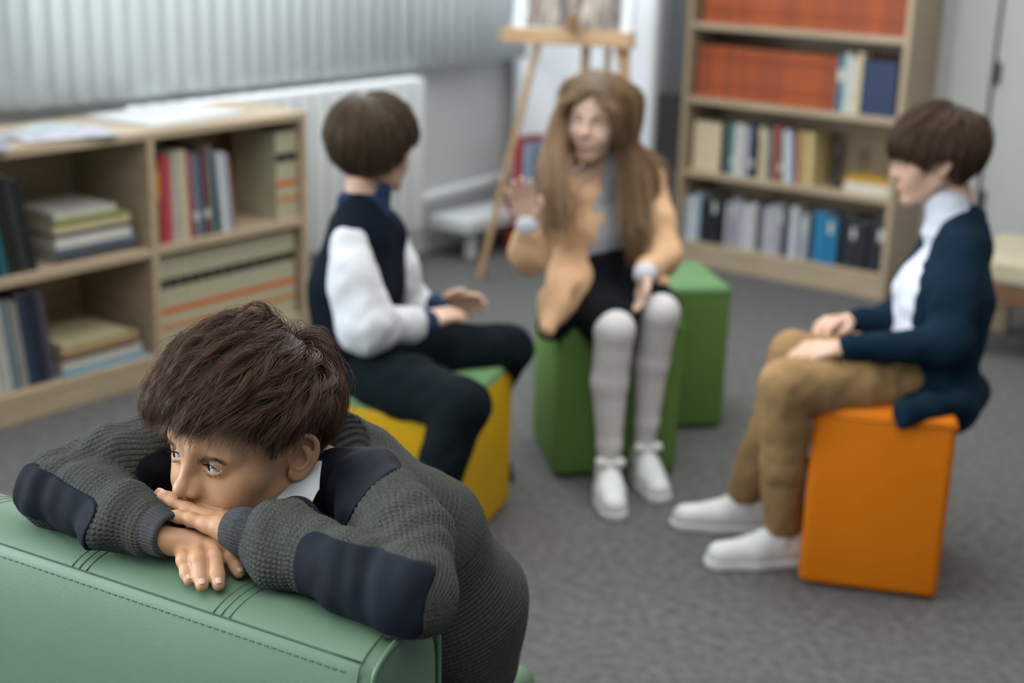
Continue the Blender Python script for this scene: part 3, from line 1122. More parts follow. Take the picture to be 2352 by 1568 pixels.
pouf('pouf', [tuple(_p), tuple(_p + _d * .335), tuple(_p + _d * .335 + _n * .33), tuple(_p + _n * .33)], .432, green_m, greentop_m, 'empty green pouf standing behind the seated girl')
# ------------------------------------------------------------------ green sofa in the foreground
SOFA_Z = 0.74
_a, _b = pz(0, 1252, SOFA_Z - .016), pz(838, 1530, SOFA_Z - .016)
SU = (_b - _a) / np.linalg.norm(_b - _a)                     # along the backrest, to the right
SW = np.array([-SU[1], SU[0], 0.0])
SW = SW if SW @ (CAM_R @ np.array([0, 0, 1.0])) > 0 else -SW  # away from the camera
S0 = _b.copy()
S0[2] = 0.0
SOFA_W = 0.112


def sofa_pt(u, w, z):
    return S0 + SU * u + SW * w + np.array([0, 0, z])


def sofa_top(w):
    """height of the backrest's top surface at depth w"""
    w = np.asarray(w, float)
    t = np.clip(w / SOFA_W, 0, 1)
    return SOFA_Z - .016 + .020 * np.sin(np.pi * np.clip(t * 1.02, 0, 1)) ** .7 - .004


# ------------------------------------------------------------------ the boy in the foreground
HEAD_R = np.array([[-0.99755354, -0.00032027, 0.02625827], [-0.00105372, -0.99863028, 0.0125053], [0.0262183, -0.05232083, 0.99957697]])
HEAD_T = np.array([-1.178, 1.067, .851])


def hl(x, y, z):
    return HEAD_R @ np.array([x, y, z]) + HEAD_T


SH_L, SH_R = px(858, 1135, 1.665), px(372, 1072, 1.77)
EL_L, EL_R = px(945, 1362, 1.47), px(128, 1122, 1.68)
WR_L, WR_R = px(534, 1222, 1.565), pz(366, 1238, .771)
NB = px(720, 1090, 1.74)
MIDB = px(875, 1290, 1.86)
PELV = px(960, 1500, 1.95)


def lerp(a, b, t):
    return np.array(a) * (1 - t) + np.array(b) * t


trunk = Field()
trunk.add(head_fn(HEAD_R, HEAD_T), HEAD_T - .14, HEAD_T + .14, .0)
trunk.chain([hl(0, -.025, -.05), hl(0, -.045, -.10), NB], [.045, .042, .040], .03, .02)
trunk.chain([NB - np.array([0, 0, .03]), MIDB, PELV], [.04, .055, .06], .04, .03)
arm_l = Field()
arm_l.chain([NB, SH_L, EL_L, lerp(EL_L, WR_L, .5), WR_L], [.03, .03, .028, .024, .0140], .03, .02)
# left hand: palm down, fingers pointing to the picture's left, little-finger edge towards the camera
LH = {'pinky': [px(478, 1207, 1.572), px(440, 1193, 1.578), px(409, 1186, 1.583), px(381, 1182, 1.588)],
      'ring': [px(486, 1190, 1.588), px(430, 1170, 1.598), px(398, 1153, 1.604), px(373, 1139, 1.608)],
      'middle': [px(490, 1180, 1.605), px(428, 1162, 1.616), px(392, 1146, 1.622), px(366, 1134, 1.626)],
      'index': [px(495, 1174, 1.622), px(440, 1160, 1.634), px(408, 1148, 1.640), px(384, 1140, 1.644)]}
arm_l.multi([([WR_L, px(508, 1211, 1.570), px(474, 1203, 1.574)], [.0135, .0125, .0098]),
            ([WR_L, px(505, 1197, 1.590), px(480, 1188, 1.592)], [.0130, .0110, .0092]),
            ([WR_L, px(505, 1188, 1.610), px(490, 1180, 1.612)], [.0130, .0110, .0092])], .006, .006)
for _n, _r in (('pinky', (.0085, .0076, .0070, .0058)), ('ring', (.0090, .0083, .0077, .0064)), ('middle', (.009, .0084, .0078, .0064)), ('index', (.009, .0084, .0078, .0064))):
    arm_l.chain(LH[_n], _r, .004, .004)
# left thumb, tucked behind towards the chin
arm_l.chain([px(515, 1195, 1.61), px(490, 1178, 1.645), px(470, 1172, 1.662)], [.012, .0095, .0075], .008, .005)
arm_r = Field()
arm_r.chain([NB, SH_R, EL_R, lerp(EL_R, WR_R, .5), WR_R], [.03, .03, .026, .023, .0135], .03, .02)
# right hand: palm down on the sofa, fingers pointing to the camera
RHAND = {'pinky': [(416, 1254, .764), (424, 1286, .7590), (430, 1315, .7500), (435, 1331, .7455)],
         'ring': [(451, 1240, .768), (456, 1284, .7635), (461, 1323, .7515), (464, 1343, .7460)],
         'middle': [(489, 1242, .768), (494, 1280, .7640), (498, 1320, .7530), (502, 1341, .7470)],
         'index': [(519, 1256, .766), (533, 1278, .7625), (544, 1298, .7550), (549, 1313, .7500)]}
RHAND = {k: [pz(*p) for p in v] for k, v in RHAND.items()}
for _n, _r in (('pinky', (.0092, .0083, .0077, .0066)), ('ring', (.0098, .0090, .0083, .0071)), ('middle', (.0098, .0091, .0084, .0072)), ('index', (.0096, .0090, .0082, .0070))):
    arm_r.chain(RHAND[_n], _r, .0035, .004)
arm_r.multi([([WR_R + (RHAND[_n][0] - WR_R) * .05, lerp(WR_R, RHAND[_n][0], .55) + np.array([0, 0, -.001]), RHAND[_n][0] + np.array([0, 0, .0008])], [.0140, .0118, _r])
            for _n, _r in (('pinky', .0100), ('ring', .0108), ('middle', .0108), ('index', .0102))], .006, .005)
for _n in RHAND:
    arm_r.ell(RHAND[_n][1] + np.array([0, 0, .0004]), (.0086, .0086, .0084), .004)
# right thumb, under the left hand
arm_r.chain([pz(430, 1240, .762), pz(500, 1238, .757), pz(530, 1248, .755)], [.012, .0098, .008], .006, .004)

body = Field()
for _f in (trunk, arm_l, arm_r):
    body.add(_f, *_f.bounds(), .0008)

skin = mat('warm_skin', (.50, .280, .160), .48, .07, 45, .10, 900, sss=.12, spec=.4)
boy = sdf_object('person', body, .0015, skin)
tag(boy, 'boy in dark grey knit cardigan resting his chin on folded hands on the green sofa', 'person')


def nail(parent, tip, prev, up, r, m, L=.0085, Wd=.0072):
    """thin curved nail on the back of a fingertip"""
    d = tip - prev
    d /= np.linalg.norm(d)
    up = np.array(up, float)
    up = up - d * (up @ d)
    up /= np.linalg.norm(up)
    sx = np.cross(d, up)
    vs, fs = [], []
    nu, nv = 7, 7
    for i in range(nu):
        for j in range(nv):
            a, b = i / (nu - 1) * 2 - 1, j / (nv - 1)
            wd = Wd * .5 * (1 - .25 * (abs(b * 2 - 1) ** 3))
            ang = a * wd / (r * 1.02)
            p = tip + d * (r * .55 - L * (1 - b)) + (sx * math.sin(ang) + up * math.cos(ang)) * (r * (1.0 - .05 * b) + .0004)
            p = p + up * (.0004 * math.sin(math.pi * b))
            if b > .9:
                p = p - up * .0004 * abs(a)
            vs.append(p)
    for i in range(nu - 1):
        for j in range(nv - 1):
            fs.append((i * nv + j, (i + 1) * nv + j, (i + 1) * nv + j + 1, i * nv + j + 1))
    o = MB().add(vs, fs).build('fingernail', m, parent, smooth=True)
    sm = o.modifiers.new('thickness', 'SOLIDIFY')
    sm.thickness = .0006
    return o


nail_m = mat('fingernail', (.60, .38, .31), .28, .05, 60)
for _n, _r in (('pinky', .0066), ('ring', .0071), ('middle', .0072), ('index', .0070)):
    nail(boy, RHAND[_n][3], RHAND[_n][2], (0, 0, 1), _r, nail_m)
for _n, _r in (('ring', .0064), ('middle', .0064)):
    nail(boy, LH[_n][3], LH[_n][2], (0, 0, 1), _r, nail_m)


def eye_mat(name, iris=(.012, .007, .005), r=.0128):
    m = bpy.data.materials.new(name)
    m.use_nodes = True
    nt = m.node_tree
    b = nt.nodes['Principled BSDF']
    tc = nt.nodes.new('ShaderNodeTexCoord')
    sp = nt.nodes.new('ShaderNodeSeparateXYZ')
    nt.links.new(tc.outputs['Object'], sp.inputs[0])
    rp = nt.nodes.new('ShaderNodeValToRGB')
    mp = nt.nodes.new('ShaderNodeMapRange')
    mp.inputs['From Min'].default_value = r * .6
    mp.inputs['From Max'].default_value = r
    nt.links.new(sp.outputs[1], mp.inputs['Value'])
    nt.links.new(mp.outputs[0], rp.inputs[0])
    cr = rp.color_ramp
    cr.elements[0].position = 0
    cr.elements[0].color = (.40, .34, .32, 1)
    cr.elements[1].position = 1
    cr.elements[1].color = (.004, .004, .004, 1)
    for pos, c in ((.55, (.50, .51, .52)), (.66, (.46, .47, .48)), (.70, iris), (.90, iris), (.93, (.004, .004, .004))):
        e = cr.elements.new(pos)
        e.color = (*c, 1)
    nt.links.new(rp.outputs[0], b.inputs['Base Color'])
    b.inputs['Roughness'].default_value = .12
    b.inputs['Specular IOR Level'].default_value = .25
    return m


def eyeball(parent, c, gaze, r, m):
    bm = bmesh.new()
    bmesh.ops.create_uvsphere(bm, u_segments=48, v_segments=32, radius=r)
    for v in bm.verts:                      # slight corneal bulge towards +Y
        t = max(0.0, v.co.y / r - .84) / .16
        v.co *= 1 + .06 * t * t * (3 - 2 * t) * .7
    me = bpy.data.meshes.new('eyeball')
    bm.to_mesh(me)
    bm.free()
    me.polygons.foreach_set('use_smooth', [True] * len(me.polygons))
    o = link_mesh('eyeball', me, m, parent)
    A = axes(gaze)
    o.matrix_world = Matrix([[*A[i], c[i]] for i in range(3)] + [[0, 0, 0, 1]])
    return o


eyes_m = eye_mat('eye')
GAZE = HEAD_R @ np.array([.56, .82, .02])
for _s in (-1, 1):
    eyeball(boy, hl(_s * .0295, .0700, EYE_Z), GAZE, .0128, eyes_m)
# ------------------------------------------------------------------ the boy's cardigan
UPZ = np.array([0, 0, 1.0])


def frames(pts, ref):
    """arc length + reference direction for a polyline"""
    pts = np.array(pts, float)
    seg = pts[1:] - pts[:-1]
    L = np.linalg.norm(seg, axis=1)
    return pts, seg, L, np.concatenate([[0], np.cumsum(L)]), np.array(ref, float)


def chain_uv(P, pts, ref, rmean):
    pts, seg, L, S, ref = frames(pts, ref)
    best = np.full(len(P), 1e9)
    u = np.zeros(len(P))
    v = np.zeros(len(P))
    for i in range(len(seg)):
        t = np.clip(((P - pts[i]) @ seg[i]) / (L[i] ** 2), 0, 1)
        c = pts[i] + t[:, None] * seg[i]
        d = P - c
        dist = np.linalg.norm(d, axis=1)
        m = dist < best
        ax = seg[i] / L[i]
        a = ref - ax * (ref @ ax)
        a /= np.linalg.norm(a)
        b = np.cross(ax, a)
        along = S[i] + ((P - pts[i]) @ ax).clip(-.03 if i == 0 else 0, L[i] + (.03 if i == len(seg) - 1 else 0))
        ang = np.arctan2(d @ b, d @ a)
        u[m], v[m], best[m] = along[m], ang[m] * rmean, dist[m]
    return u, v, best


def knit_height(u, v, pu, pv):
    """columns of V stitches running along u, one column every pv"""
    x = v / pv
    f = x - np.floor(x) - .5
    a = np.abs(f)
    row = np.cos(2 * np.pi * (u / pu + a * 1.1))
    col = np.sin(np.pi * (a * 2).clip(0, 1) * .5 + .0)
    rib = np.cos(np.pi * f) ** .6
    return rib * (.76 + .24 * row) - .10 * np.exp(-(f / .09) ** 2)


def split_quads(V, Q):
    n = len(V)
    e = np.stack([Q, np.roll(Q, -1, 1)], 2)
    e.sort(2)
    key = e[..., 0].astype(np.int64) * n + e[..., 1]
    uk, inv = np.unique(key.ravel(), return_inverse=True)
    inv = inv.reshape(Q.shape)
    mid = (V[uk // n] + V[uk % n]) * .5
    cen = V[Q].mean(1)
    # soften the midpoints towards the curved surface
    m = len(uk)
    acc = np.zeros((m, 3))
    cnt = np.zeros(m)
    for k in range(4):
        np.add.at(acc, inv[:, k], cen)
        np.add.at(cnt, inv[:, k], 1)
    mid = np.where((cnt == 2)[:, None], (mid * 2 + acc) / 4.0, mid)
    E = n + inv
    Cn = n + m + np.arange(len(Q))
    NQ = np.concatenate([np.stack([Q[:, k], E[:, k], Cn, E[:, k - 1]], 1) for k in range(4)])
    return np.concatenate([V, mid, cen]), NQ


def displaced(name, Vv, Q, uvfn, m, parent, sub=1):
    """subdivide a surface-nets mesh and push the stitches out of it"""
    for _ in range(sub):
        Vv, Q = split_quads(Vv, Q)
    me2 = mesh_from_arrays(name, Vv, Q)
    n = len(me2.vertices)
    co = np.empty(n * 3, np.float32)
    me2.vertices.foreach_get('co', co)
    no = np.empty(n * 3, np.float32)
    me2.vertices.foreach_get('normal', no)
    co, no = co.reshape(-1, 3).astype(float), no.reshape(-1, 3)
    co = co + no * uvfn(co)[:, None]
    me2.vertices.foreach_set('co', co.astype(np.float32).ravel())
    me2.polygons.foreach_set('use_smooth', np.ones(len(me2.polygons), bool))
    me2.update()
    return link_mesh(name, me2, m, parent)


SXL = (SH_L - SH_R) / np.linalg.norm(SH_L - SH_R)
FORE_L = [EL_L, px(820, 1316, 1.495), px(712, 1268, 1.535), px(640, 1247, 1.552)]
FORE_R = [EL_R, px(215, 1152, 1.650), px(285, 1184, 1.622), px(335, 1208, 1.602)]
UP_L = [SH_L, lerp(SH_L, EL_L, .5) + (CAM_R @ np.array([.012, 0, 0])), EL_L]
UP_R = [SH_R, lerp(SH_R, EL_R, .5) + np.array([0, 0, .010]), EL_R]
sw_t = Field()
SPINE = [lerp(SH_L, SH_R, .5) + np.array([0.0, .035, .0]), px(838, 1215, 1.84), px(905, 1360, 1.93), px(960, 1500, 1.97)]
for _s in (-1, 1):
    sw_t.chain([SPINE[0] + SXL * .072 * _s, SPINE[1] + SXL * .080 * _s, SPINE[2] + SXL * .080 * _s, SPINE[3] + SXL * .055 * _s], [.054, .074, .092, .086], .09, .05)
sw_t.chain([px(738, 1052, 1.70), px(768, 1004, 1.76), px(740, 975, 1.83), px(680, 960, 1.87)], [.020, .026, .028, .026], .014, .02)      # ribbed collar behind the neck
sw_t.chain([px(748, 1022, 1.705), px(785, 1012, 1.77), px(835, 1056, 1.80), px(880, 1102, 1.80)], [.024, .029, .034, .042], .015, .03)
sw_al, sw_ar = Field(), Field()
sw_al.chain(UP_L, [.054, .050, .047], .03, .04)
sw_al.chain(FORE_L, [.047, .041, .037, .0440], .014, .02)
sw_al.chain([px(690, 1190, 1.560), px(655, 1215, 1.553), px(628, 1300, 1.535)], [.016, .024, .022], .016, .02)          # bunched sleeve end
sw_al.chain([px(800, 1232, 1.56), px(860, 1236, 1.57), px(900, 1250, 1.56)], [.008, .012, .010], .010, .01)             # folds in the elbow's crook
sw_al.chain([px(870, 1190, 1.60), px(920, 1205, 1.60), px(965, 1260, 1.56)], [.010, .013, .013], .012, .01)
sw_al.chain([px(842, 1226, 1.552), px(862, 1262, 1.515)], [.010, .009], .010, .01)
sw_ar.chain(UP_R, [.048, .043, .042], .03, .04)
sw_ar.chain(FORE_R, [.044, .040, .037, .034], .014, .02)
sw_ar.chain([px(220, 1222, 1.60), px(285, 1190, 1.605), px(335, 1160, 1.650)], [.018, .019, .014], .014, .02)           # rolled ridge above the cuff
sw_ar.chain([px(140, 1058, 1.71), px(210, 1066, 1.70), px(290, 1125, 1.672)], [.014, .017, .012], .016, .01)
sw_ar.chain([px(270, 1012, 1.76), px(335, 1000, 1.76), px(368, 1000, 1.745)], [.018, .024, .020], .02, .01)
for _p, _r in (([px(835, 1246, 1.540), px(880, 1232, 1.560), px(935, 1240, 1.565)], .0105), ([px(858, 1268, 1.515), px(905, 1258, 1.535), px(960, 1290, 1.525)], .0105),
               ([px(752, 1238, 1.552), px(785, 1252, 1.530), px(800, 1285, 1.500)], .0080), ([px(642, 1166, 1.572), px(690, 1178, 1.562), px(722, 1214, 1.552)], .0135),
               ([px(905, 1165, 1.61), px(955, 1190, 1.60), px(990, 1240, 1.56)], .0100)):
    sw_al.chain(_p, [_r * .7, _r, _r * .7], .006, .01)
for _p, _r in (([px(92, 1088, 1.690), px(170, 1078, 1.678), px(255, 1104, 1.660), px(318, 1150, 1.634)], .0115), ([px(102, 1118, 1.662), px(190, 1116, 1.648), px(275, 1158, 1.625)], .0105),
               ([px(240, 1030, 1.745), px(300, 1040, 1.735), px(350, 1080, 1.715)], .0110)):
    sw_ar.chain(_p, [_r * .7] + [_r] * (len(_p) - 2) + [_r * .7], .006, .01)
_zaxL = (FORE_L[-1] - EL_L) / np.linalg.norm(FORE_L[-1] - EL_L)
_zaxR = (FORE_R[-1] - EL_R) / np.linalg.norm(FORE_R[-1] - EL_R)


def fold_l(P):
    s = (P - V3(*EL_L)) @ V3(*_zaxL)
    w = np.exp(-((s - .03) / .05) ** 2) + .8 * np.exp(-((s - .20) / .04) ** 2) + .3
    return -.0009 * w * np.sin(s * 2 * np.pi / .036 + 5.0 * wob(P, 22, 1.0)) + .0024 * wob(P, 48, 3.0)


def fold_r(P):
    s = (P - V3(*EL_R)) @ V3(*_zaxR)
    w = np.exp(-((s - .0) / .05) ** 2) + .8 * np.exp(-((s - .14) / .04) ** 2) + .3
    return -.0010 * w * np.sin(s * 2 * np.pi / .040 + 5.0 * wob(P, 20, 2.0)) + .0024 * wob(P, 48, 5.0)


def fold_t(P):
    return .0055 * wob(P, 17, .6) + .003 * wob(P, 33, 1.9)


_l, _h = sw_t.bounds()
sw_t.add(fold_t, _l, _h, 0, 'd')
_l, _h = sw_al.bounds()
sw_al.add(fold_l, _l, _h, 0, 'd')
_l, _h = sw_ar.bounds()
sw_ar.add(fold_r, _l, _h, 0, 'd')


def sofa_fn(P):
    """backrest solid, used to keep the sleeves resting on the sofa"""
    q = P - S0.astype(np.float32)
    w = q @ SW.astype(np.float32)
    z = P[:, 2]
    top = sofa_top(w).astype(np.float32)
    return np.maximum(z - top - .0005, np.maximum(-w - .004, w - SOFA_W - .0))


def press(fld):
    l, h = fld.bounds()
    fld.add(sofa_fn, l, h, .004, 's')


press(sw_al)
press(sw_ar)
sw = Field()
for _f in (sw_t, sw_al, sw_ar):
    sw.add(_f, *_f.bounds(), .012 if _f is not sw_t else .0)
# neck opening
sw_torso = Field()
sw_torso.add(sw_t, *sw_t.bounds(), 0)
sw_torso.chain([hl(0, -.03, -.05), NB + np.array([0, .01, .03]), NB], [.060, .056, .045], .01, .02, 's')

PITCH = .0057


def sw_uv(P):
    uL, vL, dL = chain_uv(P, UP_L + FORE_L[1:], (CAM_R @ np.array([0, -.6, -.8])), .046)
    uR, vR, dR = chain_uv(P, UP_R + FORE_R[1:], (CAM_R @ np.array([0, -.8, -.6])), .042)
    uT, vT, dT = chain_uv(P, SPINE, (CAM_R @ np.array([.8, -.6, -.2])), .12)
    dL, dR, dT = dL - .055, dR - .048, dT - .135
    h = np.where((dL < dR) & (dL < dT), knit_height(uL, vL, .0060, PITCH), knit_height(uR, vR, .0060, PITCH))
    tor = (dT <= dL) & (dT <= dR)
    # torso: raised ribs running round the body
    x = (uT + .004 * np.sin(vT * 22) + .003 * wob(P, 20, 4)) / .0068
    ht = np.cos(2 * np.pi * x) * .5 + .5 * np.abs(np.cos(np.pi * vT / .0052)) * .45
    h = np.where(tor, ht, h)
    return np.where(tor, .0022, .0024) * (h - .5)


knit_m = mat('charcoal_knit', (.056, .062, .058), .95, .30, 420, .30, 1500, spec=.10)
cuff_m = mat('charcoal_rib_knit', (.056, .060, .063), .95, .30, 500, .3, 1700, spec=.10)
navy_m = mat('navy_cotton', (.0065, .0105, .0175), .78, .25, 14, .22, 1300, spec=.16)
_V, _Q = sdf_arrays(sw_torso, *sw_torso.bounds(), .0038, .010)
cardigan = displaced('cardigan', _V, _Q, sw_uv, knit_m, boy)
for _f in (sw_al, sw_ar):
    _V, _Q = sdf_arrays(_f, *_f.bounds(), .0023, .010)
    displaced('sleeve', _V, _Q, sw_uv, knit_m, cardigan)
cardigan['label'] = 'dark grey ribbed knit cardigan'


# navy fabric panels laid on the knit
def panel(name, reg, lo, hi, lab):
    f = Field()
    raw = sw

    def fn(P):
        d = raw(P)
        return smax(smax(d - .0024 + .0012 * wob(P, 90, 2.0), -(d + .004), .001), reg(P), .0012)
    f.add(fn, lo, hi, 0)
    V_, Q_ = sdf_arrays(lambda P, pad=.03: fn(P), lo, hi, .0019, .006)
    o = link_mesh(name, mesh_from_arrays(name, V_, Q_), navy_m, cardigan)
    o['label'] = lab
    return o


def box_reg(c, ax_, up_, half, r):
    M = axes(ax_, up_)
    return lambda P: sd_rbox(P, c, half, r, M)


_camup = CAM_R @ np.array([0, -1.0, 0])
_fx = EL_L - FORE_L[-1]
_c = px(820, 1345, 1.455)
panel('elbow_patch', box_reg(_c, px(965, 1374, 1.44) - px(648, 1291, 1.50), _camup, (.060, .080, .040), .016), _c - .13, _c + .13, 'navy elbow patch')
_c = px(104, 1166, 1.61)
panel('elbow_patch', box_reg(_c, px(195, 1222, 1.59) - px(35, 1105, 1.67), _camup, (.085, .066, .030), .012), _c - .12, _c + .12, 'navy elbow patch')
_c = px(795, 1138, 1.615)
panel('shoulder_panel', lambda P: sd_ell(P, px(782, 1125, 1.625), (.070, .080, .066)), _c - .10, _c + .10, 'navy shoulder panel')
_c = px(388, 1075, 1.70)
panel('shoulder_panel', lambda P: sd_ell(P, px(392, 1075, 1.70), (.030, .05, .042)), _c - .06, _c + .06, 'navy shoulder panel')


# ribbed cuffs
def cuff(pts, rs, inner, ref, lab):
    f = Field()
    f.chain(pts, rs, 0, .006)
    ax_ = pts[0] - pts[-1]
    ax_ = ax_ / np.linalg.norm(ax_)
    e0 = pts[0] + ax_ * .004
    f.add(lambda P: -((P - V3(*e0)) @ V3(*ax_)) * -1.0, np.min(pts, 0) - .06, np.max(pts, 0) + .06, .003, 'x')
    f.g.pop()

    def fn(P, pad=.03):
        d = sd_chain(P, pts, rs, .006)
        d = smax(d, (P - V3(*e0)) @ V3(*ax_), .006)              # cut square at the hand
        d = smax(d, -sd_cone(P, pts[0] + ax_ * .03, pts[0] - ax_ * .012, inner, inner * .9), .004)
        d = smax(d, -sofa_fn(P), .003)
        return d + .0010 * wob(P, 60, 1.0)
    lo, hi = np.min(pts, 0) - .04, np.max(pts, 0) + .04
    V_, Q_ = sdf_arrays(fn, lo, hi, .0013, .004)

    def uv(P):
        u, v, _ = chain_uv(P, pts, ref, float(np.mean(rs)))
        x = v / .0040
        return .00060 * (np.cos(2 * np.pi * x) + .35 * np.cos(2 * np.pi * (u / .0022 + .5 * np.abs(x - np.floor(x) - .5))))
    o = displaced('cuff', V_, Q_, uv, cuff_m, cardigan, 0)
    o['label'] = lab
    return o


cuff([px(526, 1211, 1.566), px(560, 1220, 1.558), px(640, 1250, 1.545)], [.0205, .0250, .0290], .0165, CAM_R @ np.array([0, -.5, -.8]), 'fine ribbed cuff')
cuff([px(388, 1228, 1.578), px(360, 1216, 1.590), px(310, 1196, 1.610)], [.0255, .0262, .0280], .0210, CAM_R @ np.array([0, -.7, -.7]), 'fine ribbed cuff')

# white shirt collar wing
shirt_m = mat('white_shirt_cotton', (.50, .55, .60), .8, .08, 30, .3, 1200)


def sheet(name, corners, m, parent, n=14, thick=.0028, bulge=(0, 0, 0), wav=.0015):
    A, B, C, D = [np.array(c, float) for c in corners]
    vs, fs = [], []
    for i in range(n + 1):
        for j in range(n + 1):
            a, b = i / n, j / n
            p = (1 - a) * ((1 - b) * A + b * B) + a * ((1 - b) * D + b * C)
            p = p + np.array(bulge) * math.sin(math.pi * a) * math.sin(math.pi * b)
            p = p + np.array(bulge) / (np.linalg.norm(bulge) + 1e-9) * wav * math.sin(a * 9 + b * 5)
            vs.append(p)
    for i in range(n):
        for j in range(n):
            k = i * (n + 1) + j
            fs.append((k, k + 1, k + n + 2, k + n + 1))
    o = MB().add(vs, fs).build(name, m, parent, smooth=True)
    sm = o.modifiers.new('thickness', 'SOLIDIFY')
    sm.thickness = thick
    return o


_bul = CAM_R @ np.array([.3, -.2, -1.0])
o = sheet('shirt_collar', [px(742, 1030, 1.695), px(732, 1120, 1.630), px(697, 1196, 1.600), px(628, 1150, 1.625)], shirt_m, boy, bulge=_bul * .008)
o['label'] = 'white shirt collar'
# ------------------------------------------------------------------ sofa
leather_m = mat('green_leatherette', (.100, .172, .112), .48, .05, 6, .10, 420, spec=.4)
stitch_m = mat('green_thread', (.042, .090, .058), .8, .1, 100)
piping_m = mat('green_piping', (.080, .165, .10), .45, .05, 6)


def sofa_profile():
    """(w, z) outline of the backrest, from the foot of the near face over the top to the far side"""
    pr = [(-.030, .05), (-.034, .35), (-.032, .52), (-.024, .62), (-.013, .680), (-.004, .708)]
    for t in np.linspace(0, 1, 12):
        pr.append((float(t * SOFA_W), float(sofa_top(t * SOFA_W))))
    pr += [(SOFA_W + .010, SOFA_Z - .035), (SOFA_W + .012, .60), (SOFA_W + .012, .40), (SOFA_W + .012, .05)]
    return pr


sofa = empty('sofa', S0)
tag(sofa, 'pale green leatherette sofa the leaning boy rests his arms on', 'sofa')
pr = sofa_profile()
L0, L1 = -2.3, 0.015


def sweep(pr, u0, u1, inset=.012):
    vs, fs = [], []
    us = [u0, u0 + .006, u0 + .02] + list(np.linspace(u0 + .1, u1 - .1, 8)) + [u1 - .02, u1 - .006, u1]
    cw, cz = np.mean([p[0] for p in pr]), .5
    for u in us:
        e = min(u - u0, u1 - u)
        k = max(0, .012 - e) / .012
        for w, z in pr:
            ww = w + (cw - w) * k * .10
            zz = z - k * .010 * (z > .6)
            vs.append(SU * u + SW * ww + np.array([0, 0, zz]))
    n = len(pr)
    for i in range(len(us) - 1):
        for j in range(n - 1):
            fs.append((i * n + j, i * n + j + 1, (i + 1) * n + j + 1, (i + 1) * n + j))
        fs.append((i * n + n - 1, i * n, (i + 1) * n, (i + 1) * n + n - 1))
    fs += [tuple(range(n)), tuple(range((len(us) - 1) * n, len(us) * n))[::-1]]
    return MB().add(vs, fs)


back = sweep(pr, L0, L1).build('backrest', leather_m, sofa, smooth=True)
sb = back.modifiers.new('round', 'SUBSURF')
sb.levels = sb.render_levels = 2


def on_sofa(u, w, lift=0.0):
    """point on the backrest's upholstery; w<0 runs down the near face"""
    if w >= 0:
        return SU * u + SW * w + np.array([0, 0, float(sofa_top(w)) + lift])
    z = float(sofa_top(0)) + w
    ww = np.interp(z, [.05, .35, .52, .62, .680, .708, .720], [-.030, -.034, -.032, -.024, -.013, -.004, 0.0])
    return SU * u + SW * (ww - lift) + np.array([0, 0, z])


def seam(pts, r, name, m):
    return MB().tube(pts, r, 6).build(name, m, back, smooth=True)


# long seam on the near top edge and the row of stitches under it
seam([on_sofa(u, .004, -.0004) for u in np.linspace(L0 + .03, -.006, 60)], .0010, 'seam', stitch_m)
mb = MB()
for k in range(230):
    u = L0 + .05 + k * .0097
    if u > -.012:
        break
    mb.tube([on_sofa(u, -.008, .0006), on_sofa(u + .0055, -.008, .0006)], .0007, 5)
o = mb.build('stitch_row', stitch_m, back)
o['kind'] = 'stuff'


# cross seams: a welt between two rows of stitches
def cross(u):
    for du in (-.011, 0, .011):
        seam([on_sofa(u + du + .010 * math.sin(t * math.pi * .5), w, -.0003) for t, w in zip(np.linspace(0, 1, 16), np.linspace(.004, .108, 16))], .0008, 'cross_seam', stitch_m)


_u1 = (pz(170, 1300, SOFA_Z - .01) - S0) @ SU
_u2 = (pz(497, 1408, SOFA_Z - .01) - S0) @ SU
for u in (_u1, _u2, _u1 - (_u2 - _u1), _u1 - 2 * (_u2 - _u1)):
    cross(float(u))
# piping round the end panel
pp = [SU * (L1 - .004) + SW * (w * .97 + .002) + np.array([0, 0, z - .002]) for w, z in catmull(pr[2:-2], 4)]
seam(pp, .0034, 'piping', piping_m)
pp2 = [SU * (L1 - .021) + SW * w + np.array([0, 0, z + .0002]) for w, z in catmull(pr[2:-2], 4)]
seam(pp2, .0010, 'seam', stitch_m)
# seat on the far side
mb = MB()
vs = []
seat = MB()
for u0, u1 in ((L0, -.16),):
    c = [SU * u + SW * w + np.array([0, 0, z]) for z in (.10, .345) for w in (SOFA_W + .02, SOFA_W + .58) for u in (u0, u1)]
    seat.add(c, [(0, 2, 3, 1), (4, 5, 7, 6), (0, 1, 5, 4), (2, 6, 7, 3), (0, 4, 6, 2), (1, 3, 7, 5)])
seat.build('seat', leather_m, sofa, bevel=.025, segs=4, smooth=True)
for u in (L0 + .1, L1 - .1):
    for w in (.05, SOFA_W + .50):
        p = SU * u + SW * w
        MB().tube([p, p + np.array([0, 0, .1])], [.018, .024], 12).build('leg', mat('dark_wood', (.03, .02, .014), .5), sofa, smooth=True)

# ------------------------------------------------------------------ the boy's trousers (kneeling on the seat)
trou = Field()
KN_L = SPINE[3] - SW * .14 + SXL * .02
KN_R = SPINE[3] - SW * .16 - SXL * .12
KN_L[2] = KN_R[2] = .345 + .072
for _k, _s in ((KN_L, 1), (KN_R, -1)):
    hip = SPINE[3] + SXL * (.035 * _s - .01) + np.array([0, 0, -.02])
    ft = _k + SW * .20 - SXL * .03
    ft[2] = .345 + .045
    trou.chain([hip, _k, ft], [.086, .066, .046], .03, .02)
trou.add(lambda P: .003 * wob(P, 40, 1.0), *trou.bounds(), 0, 'd')
o = sdf_object('trousers', trou, .004, mat('black_trousers', (.006, .008, .009), .9, .2, 60, .2, 700, spec=.1), boy)
